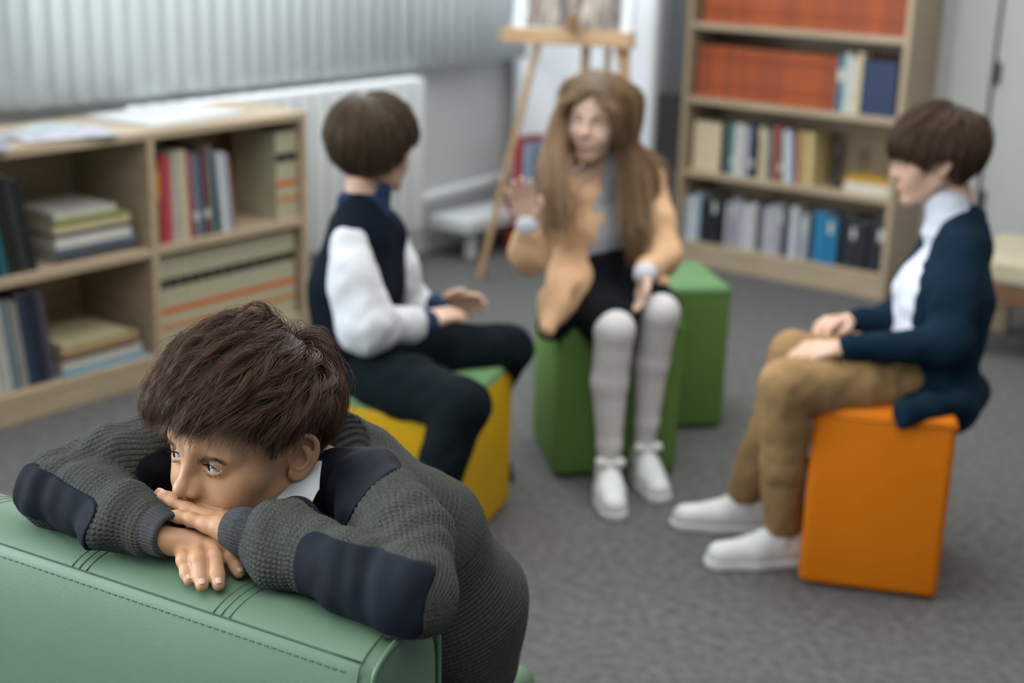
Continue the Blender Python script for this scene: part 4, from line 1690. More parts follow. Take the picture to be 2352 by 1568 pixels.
# ------------------------------------------------------------------ hair
def hair_mat(name, col, rough=.32, rnd=.25, random_col=.0):
    m = bpy.data.materials.new(name)
    m.use_nodes = True
    nt = m.node_tree
    b = nt.nodes['Principled BSDF']
    hi = nt.nodes.new('ShaderNodeHairInfo')
    rp = nt.nodes.new('ShaderNodeValToRGB')
    rp.color_ramp.elements[0].color = (*[c * (1 - rnd) for c in col], 1)
    rp.color_ramp.elements[1].color = (*[min(1, c * (1 + rnd)) for c in col], 1)
    nt.links.new(hi.outputs['Random'], rp.inputs[0])
    nt.links.new(rp.outputs[0], b.inputs['Base Color'])
    b.inputs['Roughness'].default_value = rough
    b.inputs['Specular IOR Level'].default_value = .5
    b.inputs['Specular Tint'].default_value = (1.0, .80, .68, 1)
    return m


def skull_fn(P):
    """smooth simplified head (local space) that the hair lies on"""
    d = sd_ell(P, (0, -.010, .031), (.0750, .097, .088))
    d = smin(d, sd_ell(P, (0, .030, .030), (.060, .0595, .056)), .02)
    d = smin(d, sd_ell(P, (0, .028, -.044), (.056, .060, .067)), .03)
    return d


def grad(fn, P, e=.001):
    d = fn(P)
    G = np.stack([fn(P + V3(*(e if i == a else 0 for i in range(3)))) - d for a in range(3)], 1) / e
    return d, G / (np.linalg.norm(G, axis=1, keepdims=True) + 1e-9)


def sstep(a, b, x):
    t = np.clip((x - a) / (b - a), 0, 1)
    return t * t * (3 - 2 * t)


def scalp_roots(rng, n, mask):
    out = []
    got = 0
    while got < n:
        v = rng.normal(size=(n * 3, 3)).astype(np.float32)
        v /= np.linalg.norm(v, axis=1, keepdims=True)
        p = v * .09 + V3(0, -.005, .015)
        for _ in range(4):
            d, g = grad(skull_fn, p)
            p = p - g * d[:, None]
        p = p[mask(p, rng)]
        out.append(p)
        got += len(p)
    return np.concatenate(out)[:n]


def grow(rng, roots, length, height, flow, npts, noise, curl=0.0, collide=None):
    """comb strands over the head: local-space polylines (N, npts, 3)"""
    N = len(roots)
    p = roots.copy()
    pts = [p.copy()]
    L = length[:, None] / (npts - 1)
    ph = rng.uniform(0, 6.28, (N, 1)).astype(np.float32)
    for i in range(1, npts):
        t = i / (npts - 1)
        d, g = grad(skull_fn, p)
        dr = flow(p, t, g) + noise * (1 if np.ndim(noise) else 1)
        if curl:
            dr = dr + curl * np.cross(g, dr) * np.sin(ph + t * 5.0)
        dr = dr - g * (dr * g).sum(1, keepdims=True) * .85
        dr /= np.linalg.norm(dr, axis=1, keepdims=True) + 1e-9
        p = p + dr * L
        d, g = grad(skull_fn, p)
        h = height(t)
        p = p + g * np.clip(h - d, -.03, .012)[:, None]
        if collide is not None:
            p = collide(p)
        pts.append(p.copy())
    return np.stack(pts, 1)


def hair_object(name, strands, r0, r1, m, parent, M, T):
    """strands (local) -> hair curves in world space"""
    N, K, _ = strands.shape
    W = strands.reshape(-1, 3) @ np.array(M).T + np.array(T)
    c = bpy.data.hair_curves.new(name)
    c.add_curves([K] * N)
    c.attributes['position'].data.foreach_set('vector', W.astype(np.float32).ravel())
    t = np.linspace(0, 1, K)
    rad = r0 * (1 - t) ** .7 + r1
    a = c.attributes.new('radius', 'FLOAT', 'POINT')
    a.data.foreach_set('value', np.tile(rad, N).astype(np.float32))
    c.materials.append(m)
    o = bpy.data.objects.new(name, c)
    COL.objects.link(o)
    o.parent = parent
    return o


def clumped(rng, guides, per, spread, tight, wav=.0015):
    """child strands gathered round each guide"""
    N, K, _ = guides.shape
    t = np.linspace(0, 1, K)[None, :, None]
    out = []
    for _ in range(per):
        off = rng.normal(size=(N, 1, 3)) * spread
        ph = rng.uniform(0, 6.28, (N, 1, 3))
        wv = np.sin(ph + t * rng.uniform(3, 9, (N, 1, 3))) * wav * t
        cut = rng.uniform(.72, 1.0, (N, 1, 1))
        tt = t * cut
        idx = tt * (K - 1)
        i0 = np.clip(np.floor(idx).astype(int), 0, K - 2)
        fr = idx - i0
        ar = np.arange(N)[:, None]
        g = guides[ar, i0[:, :, 0]] * (1 - fr) + guides[ar, i0[:, :, 0] + 1] * fr
        out.append(g + off * (1 - tight * t) + wv)
    return np.concatenate(out).astype(np.float32)


def in_scalp(P, sideburn=.004, nape=-.062, front=.054):
    """where hair grows"""
    ax = np.abs(P[:, 0])
    y, z = P[:, 1], P[:, 2]
    lim = np.interp(y, [-.11, -.06, -.035, -.022, .012, .022, .035, .055, .08, .1], [nape, nape, -.03, .026, .028, sideburn, .030, .048, front, front])
    return z > lim


def trim(rg, S, lim, jit=.010):
    """cut strands where they hang below the hair's outline"""
    N, K, _ = S.shape
    y, z = S[:, :, 1], S[:, :, 2]
    low = np.interp(y, lim[0], lim[1]) + rg.normal(size=(N, 1)) * jit
    bad = z < low
    bad[:, :3] = False
    first = np.where(bad.any(1), bad.argmax(1), K - 1).astype(float)
    idx = np.linspace(0, 1, K)[None] * first[:, None]
    i0 = np.clip(np.floor(idx).astype(int), 0, K - 2)
    fr = (idx - i0)[..., None]
    ar = np.arange(N)[:, None]
    return (S[ar, i0] * (1 - fr) + S[ar, i0 + 1] * fr).astype(np.float32)


BOY_TRIM = ([-.14, -.062, -.046, -.018, .012, .022, .032, .050, .075, .13], [-.072, -.066, .040, .054, .052, .028, .026, .040, .050, .052])


# ---- the boy in the foreground: thick tousled dark-brown hair
rng = np.random.default_rng(7)
CROWN = V3(-.010, -.055, .112)


def boy_flow(p, t, g):
    d = p - CROWN
    d = d - g * (d * g).sum(1, keepdims=True)
    n = np.linalg.norm(d, axis=1, keepdims=True)
    d = d / (n + .004)
    sw_ = np.cross(g, d) * (.55 * np.exp(-n / .03))                     # whorl
    top = sstep(.03, .08, p[:, 2])[:, None]
    fwd = V3(.22, 1.0, -.10) * top * .75
    down = V3(0, .35, -1.0) * (1 - top) * .8
    frb = V3(.45, .25, -.75) * (sstep(.055, .095, p[:, 1])[:, None]) * .9   # fringe falls forward over the brow
    return d * .9 + sw_ + fwd * (p[:, 1:2] > -.05) + down + frb


def layer(P, hi=.046, lo=.0055):
    H = lo + (hi - lo) * sstep(.005, .085, P[:, 2])
    H = H - .022 * sstep(-.03, -.09, P[:, 1]) * sstep(.02, .06, P[:, 2]) - .008 * sstep(.04, .09, P[:, 1])
    return H


def boy_hair(nguide, per, spread, tight, r0, seed, hmin, hmax, lmul=1.0):
    rg = np.random.default_rng(seed)
    R = scalp_roots(rg, nguide, lambda p, q: in_scalp(p))
    z, y = R[:, 2], R[:, 1]
    ln = .034 + .050 * sstep(.0, .07, z) + .012 * sstep(.02, .07, y)
    ln = ln * rg.uniform(.75, 1.12, nguide) * lmul
    Hl = layer(R) * rg.uniform(hmin, hmax, nguide)
    nz = rg.normal(size=(nguide, 3)).astype(np.float32) * .20

    def height(t):
        return (Hl * (1 - math.exp(-5.5 * t)) * (1 - .38 * t ** 3) + .001).astype(np.float32)
    G = grow(rg, R, ln.astype(np.float32), height, boy_flow, 14, nz, .25)
    return trim(rg, clumped(rg, G, per, spread, tight), BOY_TRIM)


boy_hair_m = hair_mat('dark_brown_hair', (.058, .029, .019), .34, .5)
strands = np.concatenate([boy_hair(640, 36, .0040, .72, 0, 3, .55, 1.0),
                          boy_hair(500, 18, .0050, .45, 0, 4, .25, .8),
                          boy_hair(140, 4, .0060, .2, 0, 5, .85, 1.06, 1.05)])
cap = Field()


def cap_fn(W):
    P = ((W - V3(*HEAD_T)) @ HEAD_R.astype(np.float32)).astype(np.float32)
    d = skull_fn(P) - .42 * layer(P)
    y, z = P[:, 1], P[:, 2]
    lim = np.interp(y, [-.11, -.06, -.035, -.022, .012, .022, .035, .055, .08, .1], [-.052, -.05, -.02, .034, .036, .016, .040, .058, .064, .066])
    return smax(d, (lim - z).astype(np.float32), .006)


cap.add(cap_fn, HEAD_T - .16, HEAD_T + .16, 0)
hb = sdf_object('hair', cap, .003, mat('dark_brown_hair_mass', (.016, .009, .007), .7, .3, 200, .5, 900), boy)
hb['label'] = 'thick tousled dark brown hair'
hs = hair_object('hair_strands', strands, .00021, .00005, boy_hair_m, hb, HEAD_R, HEAD_T)
hs['kind'] = 'stuff'


# eyebrows and lashes
def brow(s):
    rg = np.random.default_rng(11)
    n = 170
    a = rg.uniform(0, 1, n)
    cx = np.interp(a, [0, .3, .7, 1], [.014, .023, .038, .049])
    cz = EYE_Z + np.interp(a, [0, .3, .7, 1], [.0125, .0165, .0180, .0130])
    wd = np.interp(a, [0, .25, .8, 1], [.0022, .0026, .0016, .0006])
    p = np.stack([cx, np.full(n, .085), cz + rg.normal(size=n) * wd * .6], 1).astype(np.float32)
    f = head_fn(np.eye(3), np.zeros(3), ears=False)
    for _ in range(5):
        d, g = grad(f, p)
        p = p - g * d[:, None]
    d, g = grad(f, p)
    dr = np.stack([np.full(n, 1.0), np.full(n, -.3), np.interp(a, [0, .3, .7, 1], [1.0, .45, -.1, -.45])], 1) + rg.normal(size=(n, 3)) * .18
    dr -= g * (dr * g).sum(1, keepdims=True)
    dr /= np.linalg.norm(dr, axis=1, keepdims=True)
    L = rg.uniform(.004, .0075, n)[:, None]
    st = np.stack([p + g * .0002 + dr * L * t + g * (.0008 * math.sin(math.pi * t) + .0003) for t in np.linspace(0, 1, 5)], 1)
    st[:, :, 0] *= s
    return st


bs = np.concatenate([brow(-1), brow(1)])
hair_object('eyebrows', bs, .00012, .00004, boy_hair_m, boy, HEAD_R, HEAD_T)['kind'] = 'stuff'


def lashes(s):
    rg = np.random.default_rng(21)
    out = []
    E = np.array([.0295, .0700, EYE_Z])
    for up, n, LL in ((1, 80, .0072), (-1, 40, .0026)):
        al = rg.uniform(-.72, .86, n)
        aa = np.clip(1 - ((al - .04) / .95) ** 2, 0, 1)
        be = ((.49 * aa ** .62 + .06) if up > 0 else (-.41 * aa ** .8 + .16)) - .10 * al
        dirn = np.stack([np.sin(al) * np.cos(be), np.cos(al) * np.cos(be), np.sin(be)], 1)
        p = E + dirn * .0150
        out_d = np.stack([np.sin(al * 1.3), np.cos(al), np.full(n, -.35 if up > 0 else -.5)], 1) + rg.normal(size=(n, 3)) * .08
        out_d /= np.linalg.norm(out_d, axis=1, keepdims=True)
        L = LL * rg.uniform(.7, 1.1, n)[:, None]
        st = np.stack([p + out_d * L * t + np.array([0, 0, (.45 if up > 0 else -.2)]) * L * t * t for t in np.linspace(0, 1, 6)], 1)
        out.append(st)
    st = np.concatenate(out)
    st[:, :, 0] *= s
    return st


hair_object('eyelashes', np.concatenate([lashes(-1), lashes(1)]), .00014, .00003, hair_mat('dark_lash', (.015, .012, .010)), boy, HEAD_R, HEAD_T)['kind'] = 'stuff'
# ------------------------------------------------------------------ the three children sitting in the background
def cdir(r, d, f):
    v = CAM_R @ np.array([r, d, f], float)
    return v / np.linalg.norm(v)


def hand_into(F, wrist, d, n, thumb, curl=.35, spread=.06, s=1.0, k=.004):
    """open child's hand: d = finger direction, n = back of the hand, thumb = direction of the thumb side"""
    d = np.array(d, float)
    d /= np.linalg.norm(d)
    n = np.array(n, float)
    n = n - d * (n @ d)
    n /= np.linalg.norm(n)
    t = np.cross(d, n)
    t = t if t @ np.array(thumb) > 0 else -t
    W = np.array(wrist, float)
    mc, ch = [], []
    for i, (o, ln) in enumerate(((.021, .062), (.007, .066), (-.007, .063), (-.020, .056))):
        m = W + d * ln * s + t * o * s
        mc.append(m)
        ch.append(([W + t * o * .5 * s, m], [.0125 * s, .0092 * s]))
    F.multi(ch, k, .004)
    for i, L in enumerate(((.026, .017, .013), (.029, .019, .014), (.027, .018, .014), (.021, .014, .012))):
        p = mc[i]
        pts = [p]
        a = 0
        for j, l in enumerate(L):
            a += curl * (1.0, 1.2, .8)[j]
            dd = d * math.cos(a) - n * math.sin(a) + t * spread * (1.5 - i)
            p = p + dd / np.linalg.norm(dd) * l * s
            pts.append(p)
        F.chain(pts, [.0082 * s, .0076 * s, .0070 * s, .0060 * s], .003, .003)
    b = W + d * .016 * s + t * .013 * s
    p1 = b + (t * .8 + d * .7 - n * .25) * .026 * s
    p2 = p1 + (t * .45 + d * .9 - n * .2) * .022 * s
    p3 = p2 + (t * .15 + d * 1.0 - n * .2) * .015 * s
    F.chain([b, p1, p2, p3], [.0125 * s, .0095 * s, .0085 * s, .0068 * s], .005, .004)
    return mc


def shoe(parent, heel, toe, m, sole_m, floor_z=0.0, wdt=.036, name='shoe', extra=None):
    heel, toe = np.array(heel, float), np.array(toe, float)
    d = toe - heel
    L = np.linalg.norm(d)
    d /= L
    s = np.cross(d, UPZ)
    F = Field()
    z = np.array([0, 0, 1.0])
    F.chain([heel + z * .040, lerp(heel, toe, .5) + z * .034, toe + z * .028 - d * .02], [wdt * .92, wdt * .98, wdt * .88], 0, .02)
    F.chain([heel + z * .075 + d * .006, lerp(heel, toe, .33) + z * .062], [wdt * .86, wdt * .80], .02, .02)
    lo, hi = F.bounds()

    def cutf(P):
        return (V3(0, 0, floor_z + .014)[2] - P[:, 2])
    F.add(lambda P: -(P[:, 2] - (floor_z + .012)) * -1.0, lo, hi, .003, 'i')
    F.g.pop()
    G = Field()
    G.add(lambda P: smax(F(P), (floor_z + .012) - P[:, 2], .004), lo, hi, 0)
    o = sdf_object(name, G, .0035, m, parent)
    S = Field()
    S.add(lambda P: smax(smax(sd_chain(P * V3(1, 1, 0), [heel * [1, 1, 0], lerp(heel, toe, .5) * [1, 1, 0], (toe - d * .018) * [1, 1, 0]], [wdt * 1.0, wdt * 1.06, wdt * .98], .02),
                              P[:, 2] - (floor_z + .020), .003), floor_z + .001 - P[:, 2], .003), lo - .01, hi + .01, 0)
    sdf_object('sole', S, .0035, sole_m, o)
    return o


def torso(F, a, b, c, axis, w, r, k=.07):
    """soft torso from hips a over waist b to shoulders c; axis = side direction, w/r = half widths and radii"""
    for sg in (-1, 1):
        F.chain([a + axis * w[0] * sg, b + axis * w[1] * sg, c + axis * w[2] * sg], r, k, .04)


def crease(F, amp=.004, f=28, seed=1.0):
    lo, hi = F.bounds()
    F.add(lambda P: amp * wob(P, f, seed) + amp * .6 * wob(P, f * 2.1, seed + 2), lo, hi, 0, 'd')


def frame_of(fw, up):
    return axes(fw, up)


def kid_hair(parent, M, T, seed, crown, length, layer_hi, layer_lo, limit, col, mass, flow=None, n=900, per=9, lim_cap=None, sc=1.0, label=None):
    rg = np.random.default_rng(seed)
    R = scalp_roots(rg, n, lambda p, q: in_scalp(p, -.012, -.066, .052))

    def fl(p, t, g):
        d = p - V3(*crown)
        d = d - g * (d * g).sum(1, keepdims=True)
        d = d / (np.linalg.norm(d, axis=1, keepdims=True) + .004)
        low = (1 - sstep(.02, .08, p[:, 2]))[:, None]
        return d + V3(0, 0, -1.0) * low * .9
    Hl = (layer_lo + (layer_hi - layer_lo) * sstep(-.02, .08, R[:, 2])) * rg.uniform(.6, 1.0, n)

    def height(t):
        return (Hl * (1 - math.exp(-6 * t)) + .001).astype(np.float32)
    ln = (length * rg.uniform(.85, 1.1, n)).astype(np.float32)
    G = grow(rg, R, ln, height, flow or fl, 14, rg.normal(size=(n, 3)).astype(np.float32) * .09)
    S = trim(rg, clumped(rg, G, per, .0045, .4, .001), limit, .005)

    def cap_fn(W):
        P = ((W - V3(*T)) @ np.array(M, np.float32)).astype(np.float32) / sc
        d = skull_fn(P) - .55 * (layer_lo + (layer_hi - layer_lo) * sstep(-.02, .08, P[:, 2]))
        lim = np.interp(P[:, 1], limit[0], np.array(limit[1]) + .010)
        return smax(d, (lim - P[:, 2]).astype(np.float32), .006) * sc
    C = Field()
    C.add(cap_fn, np.array(T) - .16, np.array(T) + .16, 0)
    hb_ = sdf_object('hair', C, .004, mat(mass[0], mass[1], .6, .3, 150, .4, 700), parent)
    if label:
        hb_['label'] = label
    ho = hair_object('hair_strands', S * sc, .0006, .0002, col, hb_, M, T)
    ho['kind'] = 'stuff'
    return hb_


def kid_eyes(parent, M, T, gaze, sc=1.0):
    for sg in (-1, 1):
        eyeball(parent, np.array(M) @ (np.array([sg * .0295, .0695, EYE_Z]) * sc) + T, gaze, .0120 * sc, eyes_m)


def kid_face(parent, M, T, hm, sc=1.0, smile=0.0):
    hair_object('eyebrows', np.concatenate([brow(-1), brow(1)]) * sc, .00022, .00008, hm, parent, M, T)['kind'] = 'stuff'
    lp = Field()
    mz = EYE_Z - .0640
    f = head_fn(np.eye(3), np.zeros(3), smile=smile, ears=False)

    def row(z0, w_, bend, r):
        xs = np.linspace(-w_, w_, 9)
        p = np.stack([xs, np.full(9, .088), mz + z0 * (1 - (xs / w_) ** 2) + (smile * 7.0) * xs * xs], 1).astype(np.float32)
        for _ in range(6):
            d_, g_ = grad(f, p)
            p = p - g_ * d_[:, None] * V3(0, 1, 0)
        return [np.array(M) @ (q * sc) + T for q in p], [r * (1 - .75 * abs(x) / w_) for x in xs]
    a, b = row(.0040 + .0022 * smile, .023 + .007 * smile, 0, .0026 * sc), row(-.0055 - .0030 * smile, .021 + .007 * smile, 0, .0034 * sc)
    lp.chain(*a, .001, .002)
    lp.chain(*b, .001, .002)
    o_ = sdf_object('lips', lp, .0016, mat('lip_skin', (.40, .15, .12), .4, .05, 60, spec=.5), parent)
    if smile > .5:
        t_ = Field()
        t_.chain(*[row(-.0006, .023, 0, .0026 * sc)[0], [.0034 * sc] * 9], 0, .002)
        t_.g = [(lambda P, f0=t_.g[0][0]: f0(P + V3(*(np.array(M)[:, 1] * .0018))), *t_.g[0][1:])]
        sdf_object('teeth', t_, .0016, mat('teeth', (.70, .68, .62), .25, .03, 60), parent)


fair_m = mat('fair_skin', (.56, .355, .265), .5, .06, 40, sss=.10, spec=.35)
white_cloth = mat('white_cotton', (.58, .60, .64), .85, .05, 25, .25, 700)
black_cloth = mat('black_cotton', (.005, .007, .009), .9, .2, 40, .2, 600, spec=.1)
rubber_w = mat('white_rubber', (.55, .57, .57), .6, .04, 20)

# ============ boy in a navy vest (left), seen from behind his right side
aM = frame_of(cdir(.72, -.12, .62), (0, 0, 1))
aT = px(856, 336, 3.27)
aHip, aNeck = px(818, 838, 3.38), px(838, 466, 3.29)
aShR, aShL = px(800, 562, 3.20), px(888, 530, 3.46)
aElR, aWrR = px(842, 752, 3.165), px(975, 742, 3.28)
aElL, aWrL = px(940, 720, 3.52), px(1000, 705, 3.48)
aKnR, aKnL = pz(1062, 932, .425), px(1170, 800, 3.52)
aFtR = np.array([aKnR[0] - .045, aKnR[1] - .13, .05])
aFtL = np.array([-2.25, 2.775, .05])
aAx = (aShR - aShL) / np.linalg.norm(aShR - aShL)
F = Field()
F.add(head_fn(aM, aT, scale=.93, squint=.3), aT - .14, aT + .14, 0)
F.chain([aM @ np.array([0, -.015, -.04]) + aT, aM @ np.array([0, -.030, -.10]) + aT, aNeck], [.033, .033, .036], .012, .02)
F.chain([aNeck - UPZ * .07, aHip], [.05, .05], .03, .02)
for sh_, el_, wr_ in ((aShR, aElR, aWrR), (aShL, aElL, aWrL)):
    F.chain([aNeck, sh_, el_, wr_], [.04, .032, .026, .018], .02, .02)
for kn_, ft_ in ((aKnR, aFtR), (aKnL, aFtL)):
    F.chain([lerp(aHip, kn_, .3), kn_, ft_], [.035, .030, .022], .03, .02)
hand_into(F, aWrR, px(1080, 700, 3.36) - aWrR, UPZ + cdir(0, 0, -1) * .3, cdir(.2, 0, 1), .22)
hand_into(F, aWrL, px(1085, 690, 3.50) - aWrL, cdir(0, -.5, .6), UPZ, .28)
boyA = sdf_object('person', F, .0029, fair_m)
tag(boyA, 'boy in navy vest and white shirt sitting on the yellow pouf, turned away', 'person')
kid_eyes(boyA, aM, aT, aM[:, 1], .93)
F = Field()
torso(F, aHip + np.array([0, 0, -.01]), lerp(aHip, aNeck, .5) + np.array([-.012, 0, 0]), lerp(aShR, aShL, .5) + np.array([-.006, 0, -.005]), aAx, (.064, .060, .070), [.088, .086, .076])
F.chain([aNeck - UPZ * .008, aNeck - UPZ * .04], [.052, .070], .04, .01)
F.chain([aShR + aAx * -.03 + UPZ * .018, lerp(aShR, aNeck, .6)], [.046, .050], .03, .02)
crease(F, .003, 24, .4)
for sh_, el_, wr_ in ((aShR, aElR, aWrR), (aShL, aElL, aWrL)):
    F.chain([lerp(sh_, el_, .35), lerp(sh_, el_, .5) + cdir(-.3, 0, -.7) * .014, el_, lerp(el_, wr_, .6)], [.040, .047, .056, .044], .006, .02, 's')
o = sdf_object('vest', F, .005, mat('navy_knit_vest', (.0050, .0095, .0175), .95, .2, 120, .3, 500, spec=.1), boyA)
o['label'] = 'navy knit vest'
F = Field()
F.chain([aNeck + aM[:, 1] * .012 + UPZ * .022, aNeck - UPZ * .006], [.052, .066], 0, .01)
F.chain([aM @ np.array([0, -.02, -.06]) + aT, aNeck + UPZ * .02], [.044, .046], .003, .01, 's')
o = sdf_object('shirt_collar', F, .004, mat('denim_blue_cotton', (.016, .036, .085), .9, .12, 30, .2, 500, spec=.15), boyA)
o['label'] = 'blue shirt collar'
for sh_, el_, wr_ in ((aShR, aElR, aWrR), (aShL, aElL, aWrL)):
    F = Field()
    d_ = (wr_ - el_) / np.linalg.norm(wr_ - el_)
    F.chain([sh_, lerp(sh_, el_, .5) + cdir(-.3, 0, -.7) * .014, el_, wr_ - d_ * .035], [.046, .050, .052, .040], 0, .05)
    crease(F, .0055, 34, 2.0)
    s_ = sdf_object('sleeve', F, .0045, white_cloth, boyA)
    F = Field()
    F.chain([wr_ - d_ * .034, wr_ + d_ * .006], [.035, .031], 0, .01)
    c_ = sdf_object('cuff', F, .004, mat('denim_blue_cotton', (0, 0, 0)), s_)
    c_['label'] = 'blue shirt cuff'
F = Field()
for kn_, ft_, sg in ((aKnR, aFtR, 1), (aKnL, aFtL, -1)):
    F.chain([aHip + aAx * .05 * sg - UPZ * .012, lerp(aHip + aAx * .05 * sg, kn_, .55) + UPZ * .004, kn_, ft_ + UPZ * .03], [.085, .074, .060, .047], .03, .014)
crease(F, .0035, 36, 1.2)
sdf_object('trousers', F, .005, mat('dark_navy_trousers', (.0048, .0085, .0115), .92, .2, 40, .2, 600, spec=.1), boyA)
for ft_ in (aFtR, aFtL):
    h_ = np.array([ft_[0], ft_[1], 0]) - np.array([.03, 0, 0])
    shoe(boyA, h_, h_ + np.array([.17, .05, 0]), mat('black_shoe_leather', (.012, .012, .013), .4), mat('black_sole', (.008, .008, .008), .7))
hairA = hair_mat('chestnut_hair', (.078, .053, .033), .42, .3)
kid_face(boyA, aM, aT, hairA, .93)
kid_hair(boyA, aM, aT, 2, (0, -.035, .118), .135, .022, .016, ([-.14, -.08, -.03, .0, .03, .06, .13], [-.074, -.070, -.060, -.050, -.026, .016, .018]), hairA,
         ('chestnut_hair_mass', (.032, .022, .014)), n=1100, per=9, sc=.93, label='chestnut brown bowl-cut hair')

# ============ girl in a peach jacket
gM = frame_of(cdir(-.33, .22, -.92), UPZ + .08 * cdir(1, 0, 0))
gT = px(1370, 272, 3.76)
gHip, gNeck = px(1395, 690, 3.90), px(1392, 372, 3.83)
gShR, gShL = px(1290, 440, 3.76), px(1492, 415, 3.90)
gElR, gWrR = px(1218, 580, 3.62), px(1212, 520, 3.56)
gElL, gWrL = px(1520, 590, 3.82), px(1482, 628, 3.68)
gKnR, gKnL = px(1412, 752, 3.60), px(1516, 712, 3.68)
gFtR, gFtL = pz(1396, 1085, .060), pz(1478, 1030, .085)
gAx = (gShR - gShL) / np.linalg.norm(gShR - gShL)
gF = np.cross(UPZ, gAx)
gF = gF if gF @ (CAM_R @ np.array([0, 0, -1.0])) > 0 else -gF
F = Field()
F.add(head_fn(gM, gT, smile=.9, scale=.95, squint=.45), gT - .14, gT + .14, 0)
F.chain([gM @ np.array([0, -.015, -.04]) + gT, gM @ np.array([0, -.03, -.10]) + gT, gNeck], [.032, .032, .038], .012, .02)
F.chain([gNeck - UPZ * .07, gHip], [.05, .065], .03, .02)
for sh_, el_, wr_ in ((gShR, gElR, gWrR), (gShL, gElL, gWrL)):
    F.chain([gNeck, sh_, el_, wr_], [.036, .028, .022, .016], .02, .02)
for kn_, ft_ in ((gKnR, gFtR), (gKnL, gFtL)):
    F.chain([lerp(gHip, kn_, .3), kn_, ft_], [.035, .030, .020], .03, .02)
hand_into(F, gWrR, px(1192, 425, 3.52) - gWrR, cdir(.15, .05, .9), cdir(.9, 0, 0), .10, .12)
hand_into(F, gWrL, px(1470, 715, 3.66) - gWrL, cdir(.6, -.3, .3), cdir(-.7, .1, -.6), .30)
girl = sdf_object('person', F, .0029, mat('pale_skin', (.64, .43, .335), .5, .06, 40, sss=.10, spec=.35))
tag(girl, 'smiling girl in peach jacket with long hair sitting on the green pouf', 'person')
kid_eyes(girl, gM, gT, gM[:, 1], .95)
# grey blouse under the jacket
F = Field()
torso(F, gHip, lerp(gHip, gNeck, .5), lerp(gShR, gShL, .5) - UPZ * .03, gAx, (.084, .066, .062), [.086, .078, .058])
F.chain([gNeck + UPZ * .030, gNeck - UPZ * .03], [.042, .056], .02, .01)
o = sdf_object('blouse', F, .005, mat('grey_blouse', (.34, .35, .37), .8, .06, 30, .2, 500), girl)
# jacket with an open front
J = Field()
torso(J, gHip + UPZ * .01 - gF * .012, lerp(gHip, gNeck, .5) - gF * .006, lerp(gShR, gShL, .5) - UPZ * .03, gAx, (.088, .066, .064), [.094, .082, .062])
J.chain([gHip + gAx * .11 + UPZ * .07 + gF * .02, px(1280, 690, 3.66), px(1258, 755, 3.60)], [.060, .044, .024], .05, .03)        # front panel hanging over the lap
J.chain([gHip - gAx * .10 + UPZ * .07 + gF * .02, px(1500, 655, 3.74)], [.055, .040], .05, .03)
J.chain([gNeck - UPZ * .005 - gF * .02, gNeck - UPZ * .04], [.052, .062], .03, .01)
crease(J, .0045, 30, 3.0)
J.chain([gNeck + gF * .070 + UPZ * .02, lerp(gNeck, gHip, .5) + gF * .097 - gAx * .005, px(1382, 690, 3.64), px(1374, 790, 3.56)], [.058, .062, .074, .090], .012, .02, 's')
peach_m = mat('peach_fabric', (.64, .405, .240), .85, .06, 14, .25, 400, spec=.15)
o = sdf_object('jacket', J, .0045, peach_m, girl)
o['label'] = 'peach jacket'
for sh_, el_, wr_ in ((gShR, gElR, gWrR), (gShL, gElL, gWrL)):
    F = Field()
    F.chain([sh_, lerp(sh_, el_, .55), el_, lerp(el_, wr_, .75)], [.046, .047, .046, .037], 0, .04)
    crease(F, .0045, 32, 1.0)
    sdf_object('sleeve', F, .0045, peach_m, o)
for el_, wr_ in ((gElR, gWrR), (gElL, gWrL)):
    d_ = (wr_ - el_) / np.linalg.norm(wr_ - el_)
    F = Field()
    F.chain([wr_ - d_ * .022, wr_ + d_ * .004], [.029, .029], 0, .01)
    F.add(lambda P: .002 * np.sin(P[:, 0] * 400) * np.sin(P[:, 2] * 330), *F.bounds(), 0, 'd')
    c_ = sdf_object('cuff', F, .0035, white_cloth, o)
    c_['label'] = 'white frilled cuff'
F = Field()
torso(F, gHip - UPZ * .02 + gF * .006, gHip + UPZ * .06 + gF * .006, gHip + UPZ * .12 + gF * .004, gAx, (.080, .066, .060), [.092, .084, .074])
for kn_, sg in ((gKnR, 1), (gKnL, -1)):
    F.chain([gHip + gAx * .055 * sg, lerp(gHip, kn_, .82) + gAx * .012 * sg], [.088, .071], .03, .03)
F.chain([gHip + gAx * .08 - UPZ * .02, px(1262, 752, 3.66)], [.075, .034], .03, .03)
crease(F, .004, 30, .7)
sdf_object('skirt', F, .005, black_cloth, girl)
F = Field()
for kn_, ft_ in ((gKnR, gFtR), (gKnL, gFtL)):
    G = Field()
    mid = lerp(kn_, ft_, .38) - gF * .012
    G.chain([lerp(gHip, kn_, .7), kn_ - UPZ * .008, mid, lerp(kn_, ft_, .8), ft_], [.056, .050, .046, .031, .028], 0, .014)
    sdf_object('stocking', G, .0045, mat('white_tights', (.55, .54, .56), .75, .04, 40, .1, 700), girl)
wshoe = mat('white_shoe_leather', (.62, .66, .65), .45, .03, 20)
tR, tL = pz(1398, 1150, 0), pz(1492, 1122, 0)
